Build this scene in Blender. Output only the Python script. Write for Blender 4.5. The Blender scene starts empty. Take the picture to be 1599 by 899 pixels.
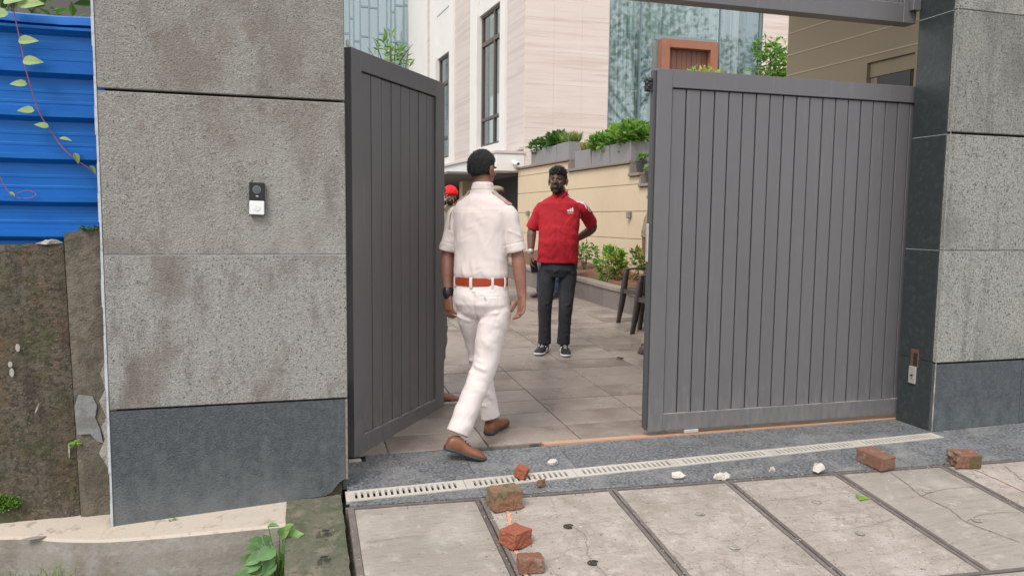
import bpy, bmesh, math, random
import numpy as np
from mathutils import Vector, Matrix, noise
from math import sin, cos, pi, radians
random.seed(7)
rs = np.random.RandomState(5)
S = bpy.context.scene
COL = S.collection
V = Vector

# ------------------------------------------------------------------ camera
cam = bpy.data.cameras.new('camera'); camo = bpy.data.objects.new('camera', cam); COL.objects.link(camo)
cam.sensor_width = 36; cam.lens = 36*1177/1599; cam.clip_end = 500; cam.clip_start = .05
_r = V((0.961944, -0.273031, 0.010829)); _d = V((-0.014493, -0.090556, -0.995786)); _f = V((0.272861, 0.957734, -0.091067))
camo.matrix_world = Matrix(((_r.x, -_d.x, -_f.x, 0), (_r.y, -_d.y, -_f.y, 0), (_r.z, -_d.z, -_f.z, 1.38), (0, 0, 0, 1)))
S.camera = camo
# ------------------------------------------------------------------ light: bright overcast
SUN_EL, SUN_AZ = radians(52), radians(226)      # azimuth clockwise from +Y: behind the camera, a little left
w = bpy.data.worlds.new('World'); S.world = w; w.use_nodes = True
nt = w.node_tree; nt.nodes.clear()
out = nt.nodes.new('ShaderNodeOutputWorld'); bg = nt.nodes.new('ShaderNodeBackground')
sky = nt.nodes.new('ShaderNodeTexSky'); sky.sky_type = 'NISHITA'; sky.sun_disc = False
sky.sun_elevation = SUN_EL; sky.sun_rotation = SUN_AZ; sky.dust_density = 4; sky.air_density = 1.0
nz = nt.nodes.new('ShaderNodeTexNoise'); nz.inputs['Scale'].default_value = 2.2; nz.inputs['Detail'].default_value = 5
tc = nt.nodes.new('ShaderNodeTexCoord'); nt.links.new(tc.outputs['Generated'], nz.inputs['Vector'])
rp = nt.nodes.new('ShaderNodeValToRGB'); rp.color_ramp.elements[0].position = .3; rp.color_ramp.elements[1].position = .7
rp.color_ramp.elements[0].color = (7.2, 7.35, 7.6, 1); rp.color_ramp.elements[1].color = (10.5, 10.5, 10.6, 1)
nt.links.new(nz.outputs['Fac'], rp.inputs['Fac'])
mx = nt.nodes.new('ShaderNodeMixRGB'); mx.inputs['Fac'].default_value = .85
nt.links.new(sky.outputs['Color'], mx.inputs['Color1']); nt.links.new(rp.outputs['Color'], mx.inputs['Color2'])
nt.links.new(mx.outputs['Color'], bg.inputs['Color']); bg.inputs['Strength'].default_value = .105
nt.links.new(bg.outputs['Background'], out.inputs['Surface'])
sl = bpy.data.lights.new('sun', 'SUN'); sl.energy = 1.7; sl.angle = radians(22); sl.color = (1, .96, .9)
so = bpy.data.objects.new('sun', sl); COL.objects.link(so)
sd = V((sin(SUN_AZ)*cos(SUN_EL), cos(SUN_AZ)*cos(SUN_EL), sin(SUN_EL)))
so.rotation_euler = sd.to_track_quat('Z', 'Y').to_euler()
S.view_settings.view_transform = 'Standard'; S.view_settings.look = 'None'; S.view_settings.exposure = 0.52
S.view_settings.gamma = 1
S.cycles.max_bounces = 8; S.cycles.diffuse_bounces = 4; S.cycles.transparent_max_bounces = 12
S.cycles.use_denoising = True

# ------------------------------------------------------------------ materials
def col(c): return (c[0], c[1], c[2], 1)
def srgb(r, g, b):
    f = lambda x: ((x/255+.055)/1.055)**2.4 if x > 10 else x/255/12.92
    return (f(r), f(g), f(b))
MATS = {}
def mat(name, base, layers=(), rough=.8, bump=(), metal=0., spec=.5, rough_noise=None, attr=None, vary=0):
    """layers: (kind, scale or (sx,sy,sz), detail, lo, hi, colour, amount); bump: (kind, scale, strength, detail)"""
    m = bpy.data.materials.new(name); m.use_nodes = True
    t = m.node_tree; N = t.nodes; L = t.links; b = N['Principled BSDF']
    geo = N.new('ShaderNodeNewGeometry'); POS = geo.outputs['Position']
    if vary:      # every stone gets its own cut of the pattern and a slightly different tone
        oi = N.new('ShaderNodeObjectInfo'); m1 = N.new('ShaderNodeMath'); m1.operation = 'MULTIPLY'; m1.inputs[1].default_value = 23; L.new(oi.outputs['Random'], m1.inputs[0])
        va = N.new('ShaderNodeVectorMath'); va.operation = 'ADD'; L.new(POS, va.inputs[0]); L.new(m1.outputs[0], va.inputs[1]); POS = va.outputs[0]
    def tex(kind, scale, detail):
        mp = N.new('ShaderNodeMapping'); sc = scale if isinstance(scale, tuple) else (scale,)*3
        mp.inputs['Scale'].default_value = sc; L.new(POS, mp.inputs['Vector'])
        mp.inputs['Location'].default_value = (random.random()*9, random.random()*9, random.random()*9)
        if kind == 'voronoi':
            n = N.new('ShaderNodeTexVoronoi'); n.inputs['Scale'].default_value = 1; o = n.outputs['Color']
            bw = N.new('ShaderNodeRGBToBW'); L.new(o, bw.inputs[0]); o = bw.outputs[0]
        elif kind == 'cell':
            n = N.new('ShaderNodeTexVoronoi'); n.inputs['Scale'].default_value = 1; o = n.outputs['Distance']
        elif kind == 'crack':
            n = N.new('ShaderNodeTexVoronoi'); n.feature = 'DISTANCE_TO_EDGE'; n.inputs['Scale'].default_value = 1; o = n.outputs['Distance']
            d = N.new('ShaderNodeTexNoise'); d.inputs['Scale'].default_value = 2.5; d.inputs['Detail'].default_value = 5
            L.new(mp.outputs['Vector'], d.inputs['Vector']); a = N.new('ShaderNodeVectorMath'); a.operation = 'ADD'
            sm = N.new('ShaderNodeVectorMath'); sm.operation = 'SCALE'; sm.inputs['Scale'].default_value = .35
            L.new(d.outputs['Color'], sm.inputs[0]); L.new(mp.outputs['Vector'], a.inputs[0]); L.new(sm.outputs[0], a.inputs[1])
            L.new(a.outputs[0], n.inputs['Vector']); return o
        elif kind == 'splash':      # dust and splashed dirt that collects near the ground
            n = N.new('ShaderNodeTexNoise'); n.inputs['Scale'].default_value = 1; n.inputs['Detail'].default_value = detail; L.new(mp.outputs['Vector'], n.inputs['Vector'])
            sp = N.new('ShaderNodeSeparateXYZ'); L.new(geo.outputs['Position'], sp.inputs[0]); mm = N.new('ShaderNodeMath'); mm.operation = 'MULTIPLY_ADD'
            mm.inputs[1].default_value = -1.0; L.new(sp.outputs[2], mm.inputs[0]); L.new(n.outputs['Fac'], mm.inputs[2]); return mm.outputs[0]
        else:
            n = N.new('ShaderNodeTexNoise'); n.inputs['Scale'].default_value = 1; n.inputs['Detail'].default_value = detail
            n.inputs['Roughness'].default_value = .62; o = n.outputs['Fac']
        L.new(mp.outputs['Vector'], n.inputs['Vector']); return o
    cur = None
    rgb = N.new('ShaderNodeRGB'); rgb.outputs[0].default_value = col(base); cur = rgb.outputs[0]
    for (kind, scale, detail, lo, hi, c, amt) in layers:
        o = tex(kind, scale, detail)
        mr = N.new('ShaderNodeMapRange'); mr.inputs['From Min'].default_value = lo; mr.inputs['From Max'].default_value = hi
        mr.inputs['To Min'].default_value = 0; mr.inputs['To Max'].default_value = amt; mr.clamp = True
        L.new(o, mr.inputs['Value'])
        x = N.new('ShaderNodeMixRGB'); L.new(mr.outputs[0], x.inputs['Fac']); L.new(cur, x.inputs['Color1'])
        x.inputs['Color2'].default_value = col(c); cur = x.outputs[0]
    if attr:
        at = N.new('ShaderNodeAttribute'); at.attribute_name = attr[0]
        x = N.new('ShaderNodeMixRGB'); L.new(at.outputs['Fac'], x.inputs['Fac']); L.new(cur, x.inputs['Color1'])
        x.inputs['Color2'].default_value = col(attr[1]); cur = x.outputs[0]
    if vary:
        hv = N.new('ShaderNodeHueSaturation'); mr = N.new('ShaderNodeMapRange'); mr.inputs['To Min'].default_value = 1-vary; mr.inputs['To Max'].default_value = 1+vary
        L.new(oi.outputs['Random'], mr.inputs['Value']); L.new(mr.outputs[0], hv.inputs['Value']); L.new(cur, hv.inputs['Color']); cur = hv.outputs[0]
    L.new(cur, b.inputs['Base Color'])
    b.inputs['Roughness'].default_value = rough; b.inputs['Metallic'].default_value = metal
    b.inputs['Specular IOR Level'].default_value = spec
    if rough_noise:
        o = tex('noise', rough_noise[0], 4); mr = N.new('ShaderNodeMapRange')
        mr.inputs['From Min'].default_value = .3; mr.inputs['From Max'].default_value = .7
        mr.inputs['To Min'].default_value = rough_noise[1]; mr.inputs['To Max'].default_value = rough_noise[2]
        L.new(o, mr.inputs['Value']); L.new(mr.outputs[0], b.inputs['Roughness'])
    prev = None
    for (kind, scale, strength, detail) in bump:
        o = tex(kind, scale, detail); bp = N.new('ShaderNodeBump'); bp.inputs['Strength'].default_value = strength
        bp.inputs['Distance'].default_value = .01
        L.new(o, bp.inputs['Height'])
        if prev: L.new(prev, bp.inputs['Normal'])
        prev = bp.outputs['Normal']
    if prev: L.new(prev, b.inputs['Normal'])
    MATS[name] = m
    return m
def glass_mat(name, tint, refl=.35, rough=.02):
    m = bpy.data.materials.new(name); m.use_nodes = True; t = m.node_tree; N = t.nodes; L = t.links; N.clear()
    o = N.new('ShaderNodeOutputMaterial'); tr = N.new('ShaderNodeBsdfTransparent'); tr.inputs[0].default_value = col(tint)
    gl = N.new('ShaderNodeBsdfGlossy'); gl.inputs['Roughness'].default_value = rough; gl.inputs['Color'].default_value = (.86, .93, .95, 1)
    fr = N.new('ShaderNodeFresnel'); fr.inputs['IOR'].default_value = 1.5
    a = N.new('ShaderNodeMath'); a.operation = 'ADD'; a.inputs[1].default_value = refl; L.new(fr.outputs[0], a.inputs[0])
    ge = N.new('ShaderNodeNewGeometry'); iv = N.new('ShaderNodeMath'); iv.operation = 'SUBTRACT'; iv.inputs[0].default_value = 1; L.new(ge.outputs['Backfacing'], iv.inputs[1])
    mu = N.new('ShaderNodeMath'); mu.operation = 'MULTIPLY'; L.new(a.outputs[0], mu.inputs[0]); L.new(iv.outputs[0], mu.inputs[1]); a = mu
    x = N.new('ShaderNodeMixShader'); L.new(a.outputs[0], x.inputs[0]); L.new(tr.outputs[0], x.inputs[1]); L.new(gl.outputs[0], x.inputs[2])
    L.new(x.outputs[0], o.inputs['Surface']); return m
def leaf_mat(name, c1, c2, trans=.25):
    m = mat(name, c1, [('noise', 14, 3, .35, .65, c2, 1)], rough=.5)
    t = m.node_tree; N = t.nodes; L = t.links; b = N['Principled BSDF']; o = N['Material Output']
    tl = N.new('ShaderNodeBsdfTranslucent'); tl.inputs[0].default_value = col([min(1, x*1.6) for x in c2])
    x = N.new('ShaderNodeMixShader'); x.inputs[0].default_value = trans
    L.new(b.outputs[0], x.inputs[1]); L.new(tl.outputs[0], x.inputs[2]); L.new(x.outputs[0], o.inputs['Surface']); return m

M_granite = mat('rough_granite', (.325, .308, .282), [
    ('noise', 115, 4, .45, .62, (.22, .21, .195), .6), ('noise', 95, 2, .60, .66, (.06, .058, .055), .75),
    ('voronoi', 160, 0, .62, .85, (.50, .485, .46), .5), ('noise', 30, 3, .5, .62, (.27, .255, .235), .45),
    ('noise', (3.2, 3.2, 2.2), 6, .49, .62, (.20, .17, .14), .55), ('noise', (9, 9, 3.5), 6, .52, .66, (.17, .15, .13), .45),
    ('noise', (9, 9, 6), 5, .62, .70, (.17, .11, .08), .35), ('noise', (2.4, 2.4, 1.3), 5, .54, .68, (.42, .41, .39), .5)],
    rough=.85, bump=[('noise', 140, .8, 4), ('noise', 50, .5, 3)], vary=.04)
M_granite_pale = mat('rough_granite_weathered', (.37, .355, .335), [
    ('noise', 115, 4, .45, .62, (.22, .21, .195), .6), ('noise', 95, 2, .60, .66, (.06, .058, .055), .75),
    ('voronoi', 160, 0, .62, .85, (.55, .535, .51), .5), ('noise', (3.5, 3.5, 2.6), 6, .49, .61, (.195, .17, .145), .65),
    ('noise', (30, 30, 3), 5, .63, .70, (.58, .56, .53), .35), ('noise', (10, 10, 3), 6, .53, .66, (.15, .13, .115), .5)],
    rough=.85, bump=[('noise', 140, .8, 4), ('noise', 50, .5, 3)], vary=.04)
M_granite_grey = mat('rough_granite_grey', (.33, .33, .30), [
    ('noise', 85, 3, .45, .60, (.17, .17, .155), .7), ('noise', 70, 2, .59, .65, (.045, .047, .047), .85), ('noise', (14, 14, 1.3), 6, .54, .66, (.12, .12, .11), .5),
    ('voronoi', 150, 0, .62, .85, (.52, .52, .49), .5), ('noise', (2.6, 2.6, 1.6), 6, .5, .68, (.15, .155, .14), .6),
    ('noise', (1.7, 1.7, 1.2), 5, .55, .7, (.44, .43, .37), .4)],
    rough=.8, bump=[('noise', 150, .9, 4), ('noise', 40, .6, 3)], vary=0.09)
M_plinth = mat('flamed_black_granite', (.075, .088, .10), [
    ('noise', 100, 5, .45, .60, (.04, .048, .056), .7), ('noise', 70, 3, .60, .68, (.17, .19, .195), .5),
    ('noise', 30, 6, .46, .66, (.11, .125, .133), .6), ('noise', (40, 40, 3), 5, .64, .72, (.17, .18, .175), .3),
    ('noise', 34, 5, .64, .70, (.15, .145, .12), .4), ('splash', (14, 14, 7), 6, .30, .72, (.155, .175, .17), .6)],
    rough=.55, bump=[('noise', 120, .6, 4)], rough_noise=(12, .38, .7), vary=.05)
M_reveal = mat('polished_dark_granite', (.030, .038, .039), [
    ('noise', 30, 5, .5, .68, (.060, .070, .070), .6), ('noise', 5, 5, .5, .7, (.028, .036, .036), .6),
    ('cell', 90, 0, .12, .02, (.16, .18, .17), .4)], rough=.35, bump=[('noise', 60, .15, 3)], rough_noise=(5, .28, .5), vary=0.1)
M_grout = mat('pale_grout', (.52, .56, .62), [('noise', 40, 4, .45, .65, (.35, .33, .30), .6)], rough=.9)
M_dark = mat('shadow_gap', (.02, .018, .016), rough=.95)
M_gate = mat('graphite_gate_paint', (.128, .123, .130), [('noise', (2, 2, .8), 5, .45, .7, (.115, .11, .119), .5),
    ('noise', (25, 25, 2), 4, .60, .72, (.19, .185, .183), .30), ('noise', 7, 6, .58, .70, (.155, .148, .145), .25), ('splash', (30, 30, 8), 5, .22, .58, (.25, .235, .215), .38), ('noise', (60, 60, 2), 3, .66, .72, (.22, .215, .21), .3)], rough=.42, spec=.9, bump=[('noise', 350, .05, 2)], rough_noise=(4, .34, .46), vary=0.03)
M_dust = mat('dusty_gate_lip', (.36, .34, .33), [('noise', 12, 5, .45, .6, (.18, .17, .18), .9)], rough=.8)
M_gate_in = mat('graphite_gate_groove', (.03, .03, .032), rough=.6)
M_threshold = mat('flamed_grey_granite', (.165, .172, .182), [
    ('noise', 70, 4, .46, .58, (.055, .06, .065), .85), ('noise', 55, 3, .58, .66, (.34, .34, .335), .7),
    ('noise', 5, 6, .48, .68, (.26, .26, .255), .55), ('noise', (3, 8, 1), 6, .56, .7, (.30, .28, .25), .5)],
    rough=.7, bump=[('noise', 110, .6, 4)], rough_noise=(5, .5, .8), vary=0.12)
M_slab = mat('weathered_concrete', (.375, .325, .29), [
    ('noise', (5, 34, 5), 5, .48, .64, (.29, .245, .21), .6), ('noise', 3, 6, .48, .62, (.48, .43, .395), .65),
    ('noise', 7, 7, .52, .64, (.27, .23, .195), .55), ('noise', 14, 6, .57, .66, (.52, .475, .44), .45), ('noise', 2.2, 6, .54, .66, (.25, .215, .175), .6),
    ('noise', 60, 4, .60, .68, (.15, .13, .11), .8), ('noise', 24, 4, .68, .73, (.10, .085, .07), .9), ('noise', 34, 5, .66, .71, (.68, .65, .61), .8), ('crack', 3.2, 0, .012, .0, (.20, .17, .14), .5)],
    rough=.9, bump=[('noise', (20, 120, 20), .6, 5), ('noise', 60, .6, 4), ('noise', 16, .5, 5)], vary=.05)
M_slab_grey = mat('old_grey_concrete', (.345, .302, .268), [
    ('noise', (6, 50, 5), 5, .46, .64, (.25, .23, .19), .6), ('noise', 3.4, 6, .50, .66, (.45, .42, .37), .6),
    ('noise', 1.4, 5, .52, .66, (.24, .22, .185), .5), ('noise', 14, 6, .56, .66, (.46, .43, .39), .5), ('noise', 50, 4, .68, .75, (.12, .10, .08), .7)],
    rough=.92, bump=[('noise', (20, 130, 20), .6, 5), ('noise', 60, .4, 4)], vary=0.06)
M_moss_slab = mat('mossy_concrete', (.125, .12, .085), [
    ('noise', 5, 6, .45, .62, (.065, .085, .045), .85), ('noise', 12, 6, .50, .64, (.22, .19, .14), .7), ('noise', 30, 5, .55, .66, (.05, .055, .035), .7),
    ('noise', 90, 3, .62, .7, (.04, .05, .03), .7), ('noise', 30, 4, .70, .76, (.5, .48, .42), .7)],
    rough=.95, bump=[('noise', 50, .8, 5)])
M_angle = mat('rusty_angle_iron', (.135, .115, .105), [('noise', 20, 5, .45, .65, (.20, .165, .15), .7),
    ('noise', 70, 4, .6, .7, (.06, .05, .045), .6)], rough=.75, bump=[('noise', 90, .4, 4)], vary=0.2)
M_soil = mat('gap_soil', (.045, .038, .028), [('noise', 60, 4, .5, .65, (.10, .09, .05), .7)], rough=1, bump=[('noise', 80, 1, 4)])
M_drain = mat('cream_channel_cover', (.50, .465, .42), [('noise', 8, 5, .5, .68, (.42, .37, .31), .6),
    ('noise', 60, 4, .60, .70, (.30, .26, .21), .6), ('noise', (9, 3, 1), 5, .58, .68, (.33, .29, .25), .5)], rough=.6, bump=[('noise', 60, .15, 3)])
M_rail = mat('painted_rail', (.50, .27, .16), [('noise', (4, 20, 5), 5, .45, .62, (.42, .34, .27), .8),
    ('noise', 30, 4, .6, .7, (.62, .50, .38), .5)], rough=.7)
M_pave = mat('driveway_granite', (.32, .265, .228), [
    ('noise', 110, 3, .45, .62, (.22, .185, .16), .6), ('cell', 80, 0, .13, .02, (.12, .10, .09), .6),
    ('noise', 1.0, 6, .48, .60, (.175, .135, .115), .85), ('noise', 30, 4, .58, .68, (.18, .15, .13), .6), ('noise', 4, 5, .52, .7, (.42, .38, .34), .5)],
    rough=.5, bump=[('noise', 100, .3, 4)], rough_noise=(1.3, .14, .55), vary=0.03)
M_joint = mat('paving_joint', (.24, .20, .17), [('noise', 9, 4, .5, .65, (.07, .06, .05), .8)], rough=.95)
M_blue = mat('blue_coated_sheet', (.004, .125, .46), [('noise', (.6, .6, 30), 4, .5, .68, (.014, .16, .60), .6),
    ('noise', (2, 2, 60), 3, .62, .7, (.05, .25, .68), .35), ('noise', 9, 5, .62, .74, (.004, .085, .36), .5)], rough=.4, spec=.3, rough_noise=(6, .34, .5))
M_mosswall = mat('mossy_old_plaster', (.115, .092, .062), [
    ('noise', (3, 3, 1.6), 6, .46, .64, (.16, .145, .125), .8), ('noise', (5, 5, 3.5), 6, .57, .66, (.19, .095, .045), .45),
    ('noise', (6, 6, 3), 6, .54, .66, (.085, .105, .03), .7), ('noise', (9, 9, 2.2), 6, .56, .68, (.045, .038, .03), .75),
    ('noise', 45, 5, .48, .62, (.035, .03, .022), .75), ('noise', 14, 6, .52, .64, (.055, .06, .03), .7), ('noise', 90, 3, .60, .68, (.24, .21, .17), .6), ('noise', 30, 4, .72, .76, (.6, .6, .55), .6)],
    rough=.95, bump=[('noise', 30, 1, 6), ('noise', 110, .7, 4)])
M_oldplaster = mat('stained_cement_render', (.19, .165, .13), [
    ('noise', 25, 6, .48, .62, (.10, .085, .06), .7),     ('noise', (4, 4, 2), 6, .46, .62, (.10, .085, .065), .85), ('noise', (3, 3, 2), 5, .56, .68, (.29, .27, .24), .7),
    ('noise', (8, 8, 4), 5, .56, .66, (.11, .11, .06), .5), ('noise', 60, 4, .6, .7, (.06, .05, .04), .6)],
    rough=.95, bump=[('noise', 30, .9, 6), ('noise', 110, .6, 4)])
M_patch = mat('grey_cement_patch', (.27, .275, .28), [('noise', 9, 6, .5, .6, (.15, .14, .12), .6), ('noise', 14, 5, .5, .68, (.25, .24, .22), .6)], rough=.9, bump=[('noise', 60, .4, 4)])
M_white_dirt = mat('bare_plaster_spall', (.42, .40, .36), [('noise', 8, 6, .5, .6, (.16, .14, .11), .7), ('noise', 20, 5, .5, .64, (.22, .2, .17), .7)], rough=.95, bump=[('noise', 60, .6, 4)])
M_curb_top = mat('cream_cement_curb', (.50, .43, .36), [('noise', (2, 8, 4), 5, .5, .68, (.42, .39, .35), .7),
    ('noise', 18, 5, .56, .68, (.26, .22, .18), .7), ('noise', 4, 5, .55, .7, (.56, .42, .32), .5)], rough=.85, bump=[('noise', 40, .3, 4)])
M_curb = mat('grey_cement_curb', (.29, .27, .24), [('noise', (5, 5, 2), 6, .50, .62, (.20, .155, .12), .6), ('noise', 10, 6, .56, .66, (.40, .39, .37), .5), ('noise', (2, 2, 5), 6, .48, .66, (.21, .18, .15), .7),
    ('noise', 30, 4, .62, .72, (.16, .14, .12), .5), ('noise', 5, 5, .56, .7, (.36, .35, .34), .6)], rough=.9, bump=[('noise', 40, .5, 5)])
M_moss = leaf_mat('bright_moss', (.07, .17, .015), (.14, .28, .025), .1)
M_soil2 = mat('verge_soil', (.10, .085, .06), [('noise', 8, 6, .45, .65, (.16, .14, .10), .7)], rough=1, bump=[('noise', 40, 1, 5)])
M_asphalt = mat('asphalt', (.055, .055, .055), [('noise', 60, 4, .5, .7, (.09, .09, .088), .7)], rough=.9, bump=[('noise', 90, .6, 3)])
M_streetpave = mat('bluish_street_tile', (.30, .33, .36), [('noise', 10, 5, .5, .68, (.42, .42, .42), .6)], rough=.8, bump=[('noise', 60, .3, 3)])
M_streetpave2 = mat('pale_street_tile', (.5, .47, .43), [('noise', 10, 5, .5, .68, (.38, .36, .33), .6)], rough=.8, bump=[('noise', 60, .3, 3)])
M_trav = mat('pink_travertine', (.70, .60, .545), [('noise', (.35, .35, 14), 5, .50, .64, (.56, .44, .38), .55),
    ('noise', (.7, .7, 34), 5, .58, .68, (.42, .31, .26), .5), ('noise', (.5, .5, 6), 5, .5, .7, (.76, .68, .62), .6)], rough=.6, vary=0)
M_trav_side = mat('grey_travertine', (.60, .53, .50), [('noise', (.6, .25, 12), 5, .48, .64, (.46, .38, .35), .6),
    ('noise', (1, .4, 30), 5, .6, .7, (.36, .29, .26), .5)], rough=.6)
M_white = mat('white_render', (.72, .71, .68), [('noise', 1.5, 5, .5, .7, (.64, .63, .60), .5)], rough=.8)
M_carved = mat('carved_white_panel', (.70, .70, .69), rough=.8, bump=[('voronoi', 9, 1, 0), ('noise', 12, 1, 3)])
M_wframe = mat('bronze_window_frame', (.10, .075, .065), rough=.45)
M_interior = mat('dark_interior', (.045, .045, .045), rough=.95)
M_carport = mat('carport_paint', (.17, .165, .16), [('noise', 1, 4, .4, .7, (.13, .12, .12), .6)], rough=.9)
M_curtain = mat('teal_sheer_curtain', (.66, .70, .68), [('noise', (7, 7, .25), 3, .42, .62, (.34, .40, .39), .85), ('noise', (16, 16, .4), 3, .55, .68, (.80, .84, .82), .7)], rough=.9)
M_curtain2 = mat('white_blind', (.68, .71, .72), [('noise', (8, 8, .5), 3, .45, .65, (.46, .51, .53), .7)], rough=.9)
M_mull = mat('teal_mullion', (.22, .30, .32), rough=.35, metal=.3)
M_pmull = mat('pale_mullion', (.60, .68, .68), rough=.4)
M_key = mat('greek_key_print', (.10, .16, .18), [('voronoi', 16, 0, .4, .5, (.42, .52, .54), .9)], rough=.4)
M_copper = mat('copper_door_frame', (.34, .14, .085), [('noise', 3, 4, .4, .7, (.26, .10, .06), .6)], rough=.5)
M_doorwood = mat('brown_panel_door', (.20, .085, .055), [('noise', (14, 14, .6), 3, .45, .65, (.13, .055, .04), .8)], rough=.5)
M_steel = mat('brushed_steel', (.55, .54, .51), [('noise', 30, 4, .5, .7, (.38, .36, .33), .6)], rough=.45, metal=.5)
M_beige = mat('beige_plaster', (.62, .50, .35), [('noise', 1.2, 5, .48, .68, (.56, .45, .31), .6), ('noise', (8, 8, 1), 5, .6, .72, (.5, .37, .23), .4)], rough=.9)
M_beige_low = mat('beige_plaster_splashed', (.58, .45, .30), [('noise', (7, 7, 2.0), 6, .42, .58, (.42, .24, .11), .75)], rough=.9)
M_beige_shaded = mat('shaded_beige_plaster', (.33, .275, .19), [('noise', 1.2, 5, .48, .68, (.28, .235, .165), .6)], rough=.9)  # darkened copy of the beige plaster, the wall's shade put into the colour
M_groove = mat('groove', (.20, .15, .10), rough=.95)
M_groove_l = mat('pale_groove', (.5, .43, .33), rough=.9)
M_coping = mat('coping_granite', (.27, .225, .19), [('noise', 60, 4, .45, .65, (.16, .13, .11), .7), ('cell', 60, 0, .1, .02, (.45, .4, .35), .4)], rough=.7, vary=0.1)
M_planterwall = mat('planter_granite', (.19, .16, .145), [('noise', 60, 4, .45, .65, (.12, .10, .09), .7), ('noise', 2, 4, .5, .7, (.25, .215, .19), .5)], rough=.65, vary=0.1)
M_planterbox = mat('grey_fibre_planter', (.25, .245, .25), [('noise', 3, 4, .45, .7, (.20, .197, .2), .5)], rough=.5)
M_pot = mat('dark_plastic_pot', (.05, .055, .055), rough=.5)
M_mulch = mat('brown_mulch', (.16, .085, .05), [('noise', 14, 5, .45, .65, (.09, .05, .03), .8), ('noise', 40, 4, .62, .7, (.30, .17, .10), .7)], rough=1, bump=[('noise', 30, 1, 5)])
M_chair = mat('brown_plastic_chair', (.035, .027, .026), rough=.38)
M_black = mat('black_plastic', (.016, .017, .02), rough=.35)
M_blackmatte = mat('black_rubber', (.014, .014, .015), rough=.7)
M_whiteplastic = mat('white_plastic', (.85, .86, .87), rough=.4)
M_greyplastic = mat('grey_lens', (.10, .105, .115), rough=.2)
M_rust = mat('rust', (.13, .055, .035), [('noise', 40, 4, .5, .65, (.22, .11, .07), .7)], rough=.9)
M_brick = mat('red_brick', (.215, .095, .062), [('noise', 14, 6, .46, .60, (.20, .13, .09), .85), ('noise', 26, 5, .56, .66, (.33, .27, .22), .5), ('noise', 60, 4, .58, .7, (.10, .055, .04), .6),
    ('noise', 25, 4, .64, .72, (.42, .19, .11), .7)], rough=.95, bump=[('noise', 45, 1, 6)])
M_brick_br = mat('bright_broken_brick', (.31, .10, .055), [('noise', 18, 6, .5, .62, (.30, .09, .055), .8), ('noise', 50, 4, .62, .7, (.46, .19, .10), .6)], rough=.95, bump=[('noise', 45, 1, 6)])
M_brick_old = mat('mossy_brick', (.24, .125, .075), [('noise', 12, 6, .44, .58, (.17, .145, .085), .85), ('noise', 40, 5, .55, .68, (.07, .055, .035), .7),
    ('noise', 20, 4, .62, .7, (.36, .19, .12), .7)], rough=.95, bump=[('noise', 35, 1, 6)])
M_brick_moss = mat('green_brick_end', (.075, .105, .035), [('noise', 22, 5, .47, .56, (.17, .08, .05), .9), ('noise', 50, 4, .5, .65, (.12, .09, .04), .8)], rough=1, bump=[('noise', 60, 1, 5)])
M_chalk = mat('white_rubble', (.60, .56, .50), [('noise', 30, 5, .5, .65, (.42, .38, .33), .7)], rough=.95, bump=[('noise', 60, .8, 5)])
M_crack = mat('crack_dirt', (.12, .10, .075), [('noise', 60, 4, .45, .6, (.26, .23, .19), .9)], rough=1)
M_orange2 = mat('faded_orange_line', (.48, .30, .23), [('noise', 30, 5, .42, .56, (.40, .35, .31), .95)], rough=.9)
M_orange = mat('orange_spray_line', (.66, .27, .15), [('noise', 40, 5, .46, .6, (.55, .40, .32), .75)], rough=.9)
M_leaf_mid = leaf_mat('green_leaf', (.045, .13, .02), (.10, .24, .035))
M_leaf_lt = leaf_mat('light_green_leaf', (.12, .27, .04), (.25, .42, .07))
M_leaf_dk = leaf_mat('dark_green_leaf', (.022, .07, .016), (.05, .12, .03))
M_leaf_yel = leaf_mat('yellow_green_leaf', (.25, .32, .05), (.42, .44, .10))
M_leaf_red = leaf_mat('bronze_leaf', (.30, .10, .05), (.22, .20, .05))
M_leaf_vine = leaf_mat('pale_vine_leaf', (.25, .36, .12), (.36, .46, .18))
M_leaf_weed = leaf_mat('weed_leaf', (.085, .19, .06), (.15, .28, .10), .2)
M_leaf_lt2 = leaf_mat('young_weed_leaf', (.14, .27, .06), (.22, .36, .10), .2)
M_stem = mat('purple_vine_stem', (.28, .09, .14), rough=.7)
M_gstem = mat('green_stem', (.14, .22, .06), rough=.7)
M_bark = mat('bark', (.12, .09, .06), [('noise', 20, 5, .5, .65, (.07, .05, .035), .7)], rough=.95)
M_grass = leaf_mat('grass_blade', (.14, .22, .06), (.26, .34, .12))

# people
M_eye = mat('eye_white', (.22, .18, .16), rough=.4)
M_skin = mat('brown_skin', (.27, .125, .085), [('noise', 20, 4, .45, .65, (.21, .09, .06), .7), ('noise', 120, 3, .55, .7, (.16, .065, .045), .35)], rough=.48, bump=[('noise', 300, .12, 2)], attr=('stubble', (.022, .016, .015)))
M_skin_dk = mat('dark_brown_skin', (.165, .080, .056), [('noise', 30, 4, .45, .65, (.11, .05, .036), .7)], rough=.45, attr=('stubble', (.022, .016, .015)))
M_skin_lt = mat('light_brown_skin', (.36, .20, .15), rough=.5)
M_hair = mat('black_hair', (.012, .010, .010), [('noise', 200, 2, .5, .7, (.022, .02, .022), .6)], rough=.55, bump=[('noise', 260, .8, 3)])
M_cream = mat('cream_uniform', (.68, .595, .565), [('noise', 2.5, 4, .45, .7, (.65, .57, .555), .6)], rough=.85, bump=[('noise', (22, 22, 9), .35, 3), ('noise', 900, .15, 1)])
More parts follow.
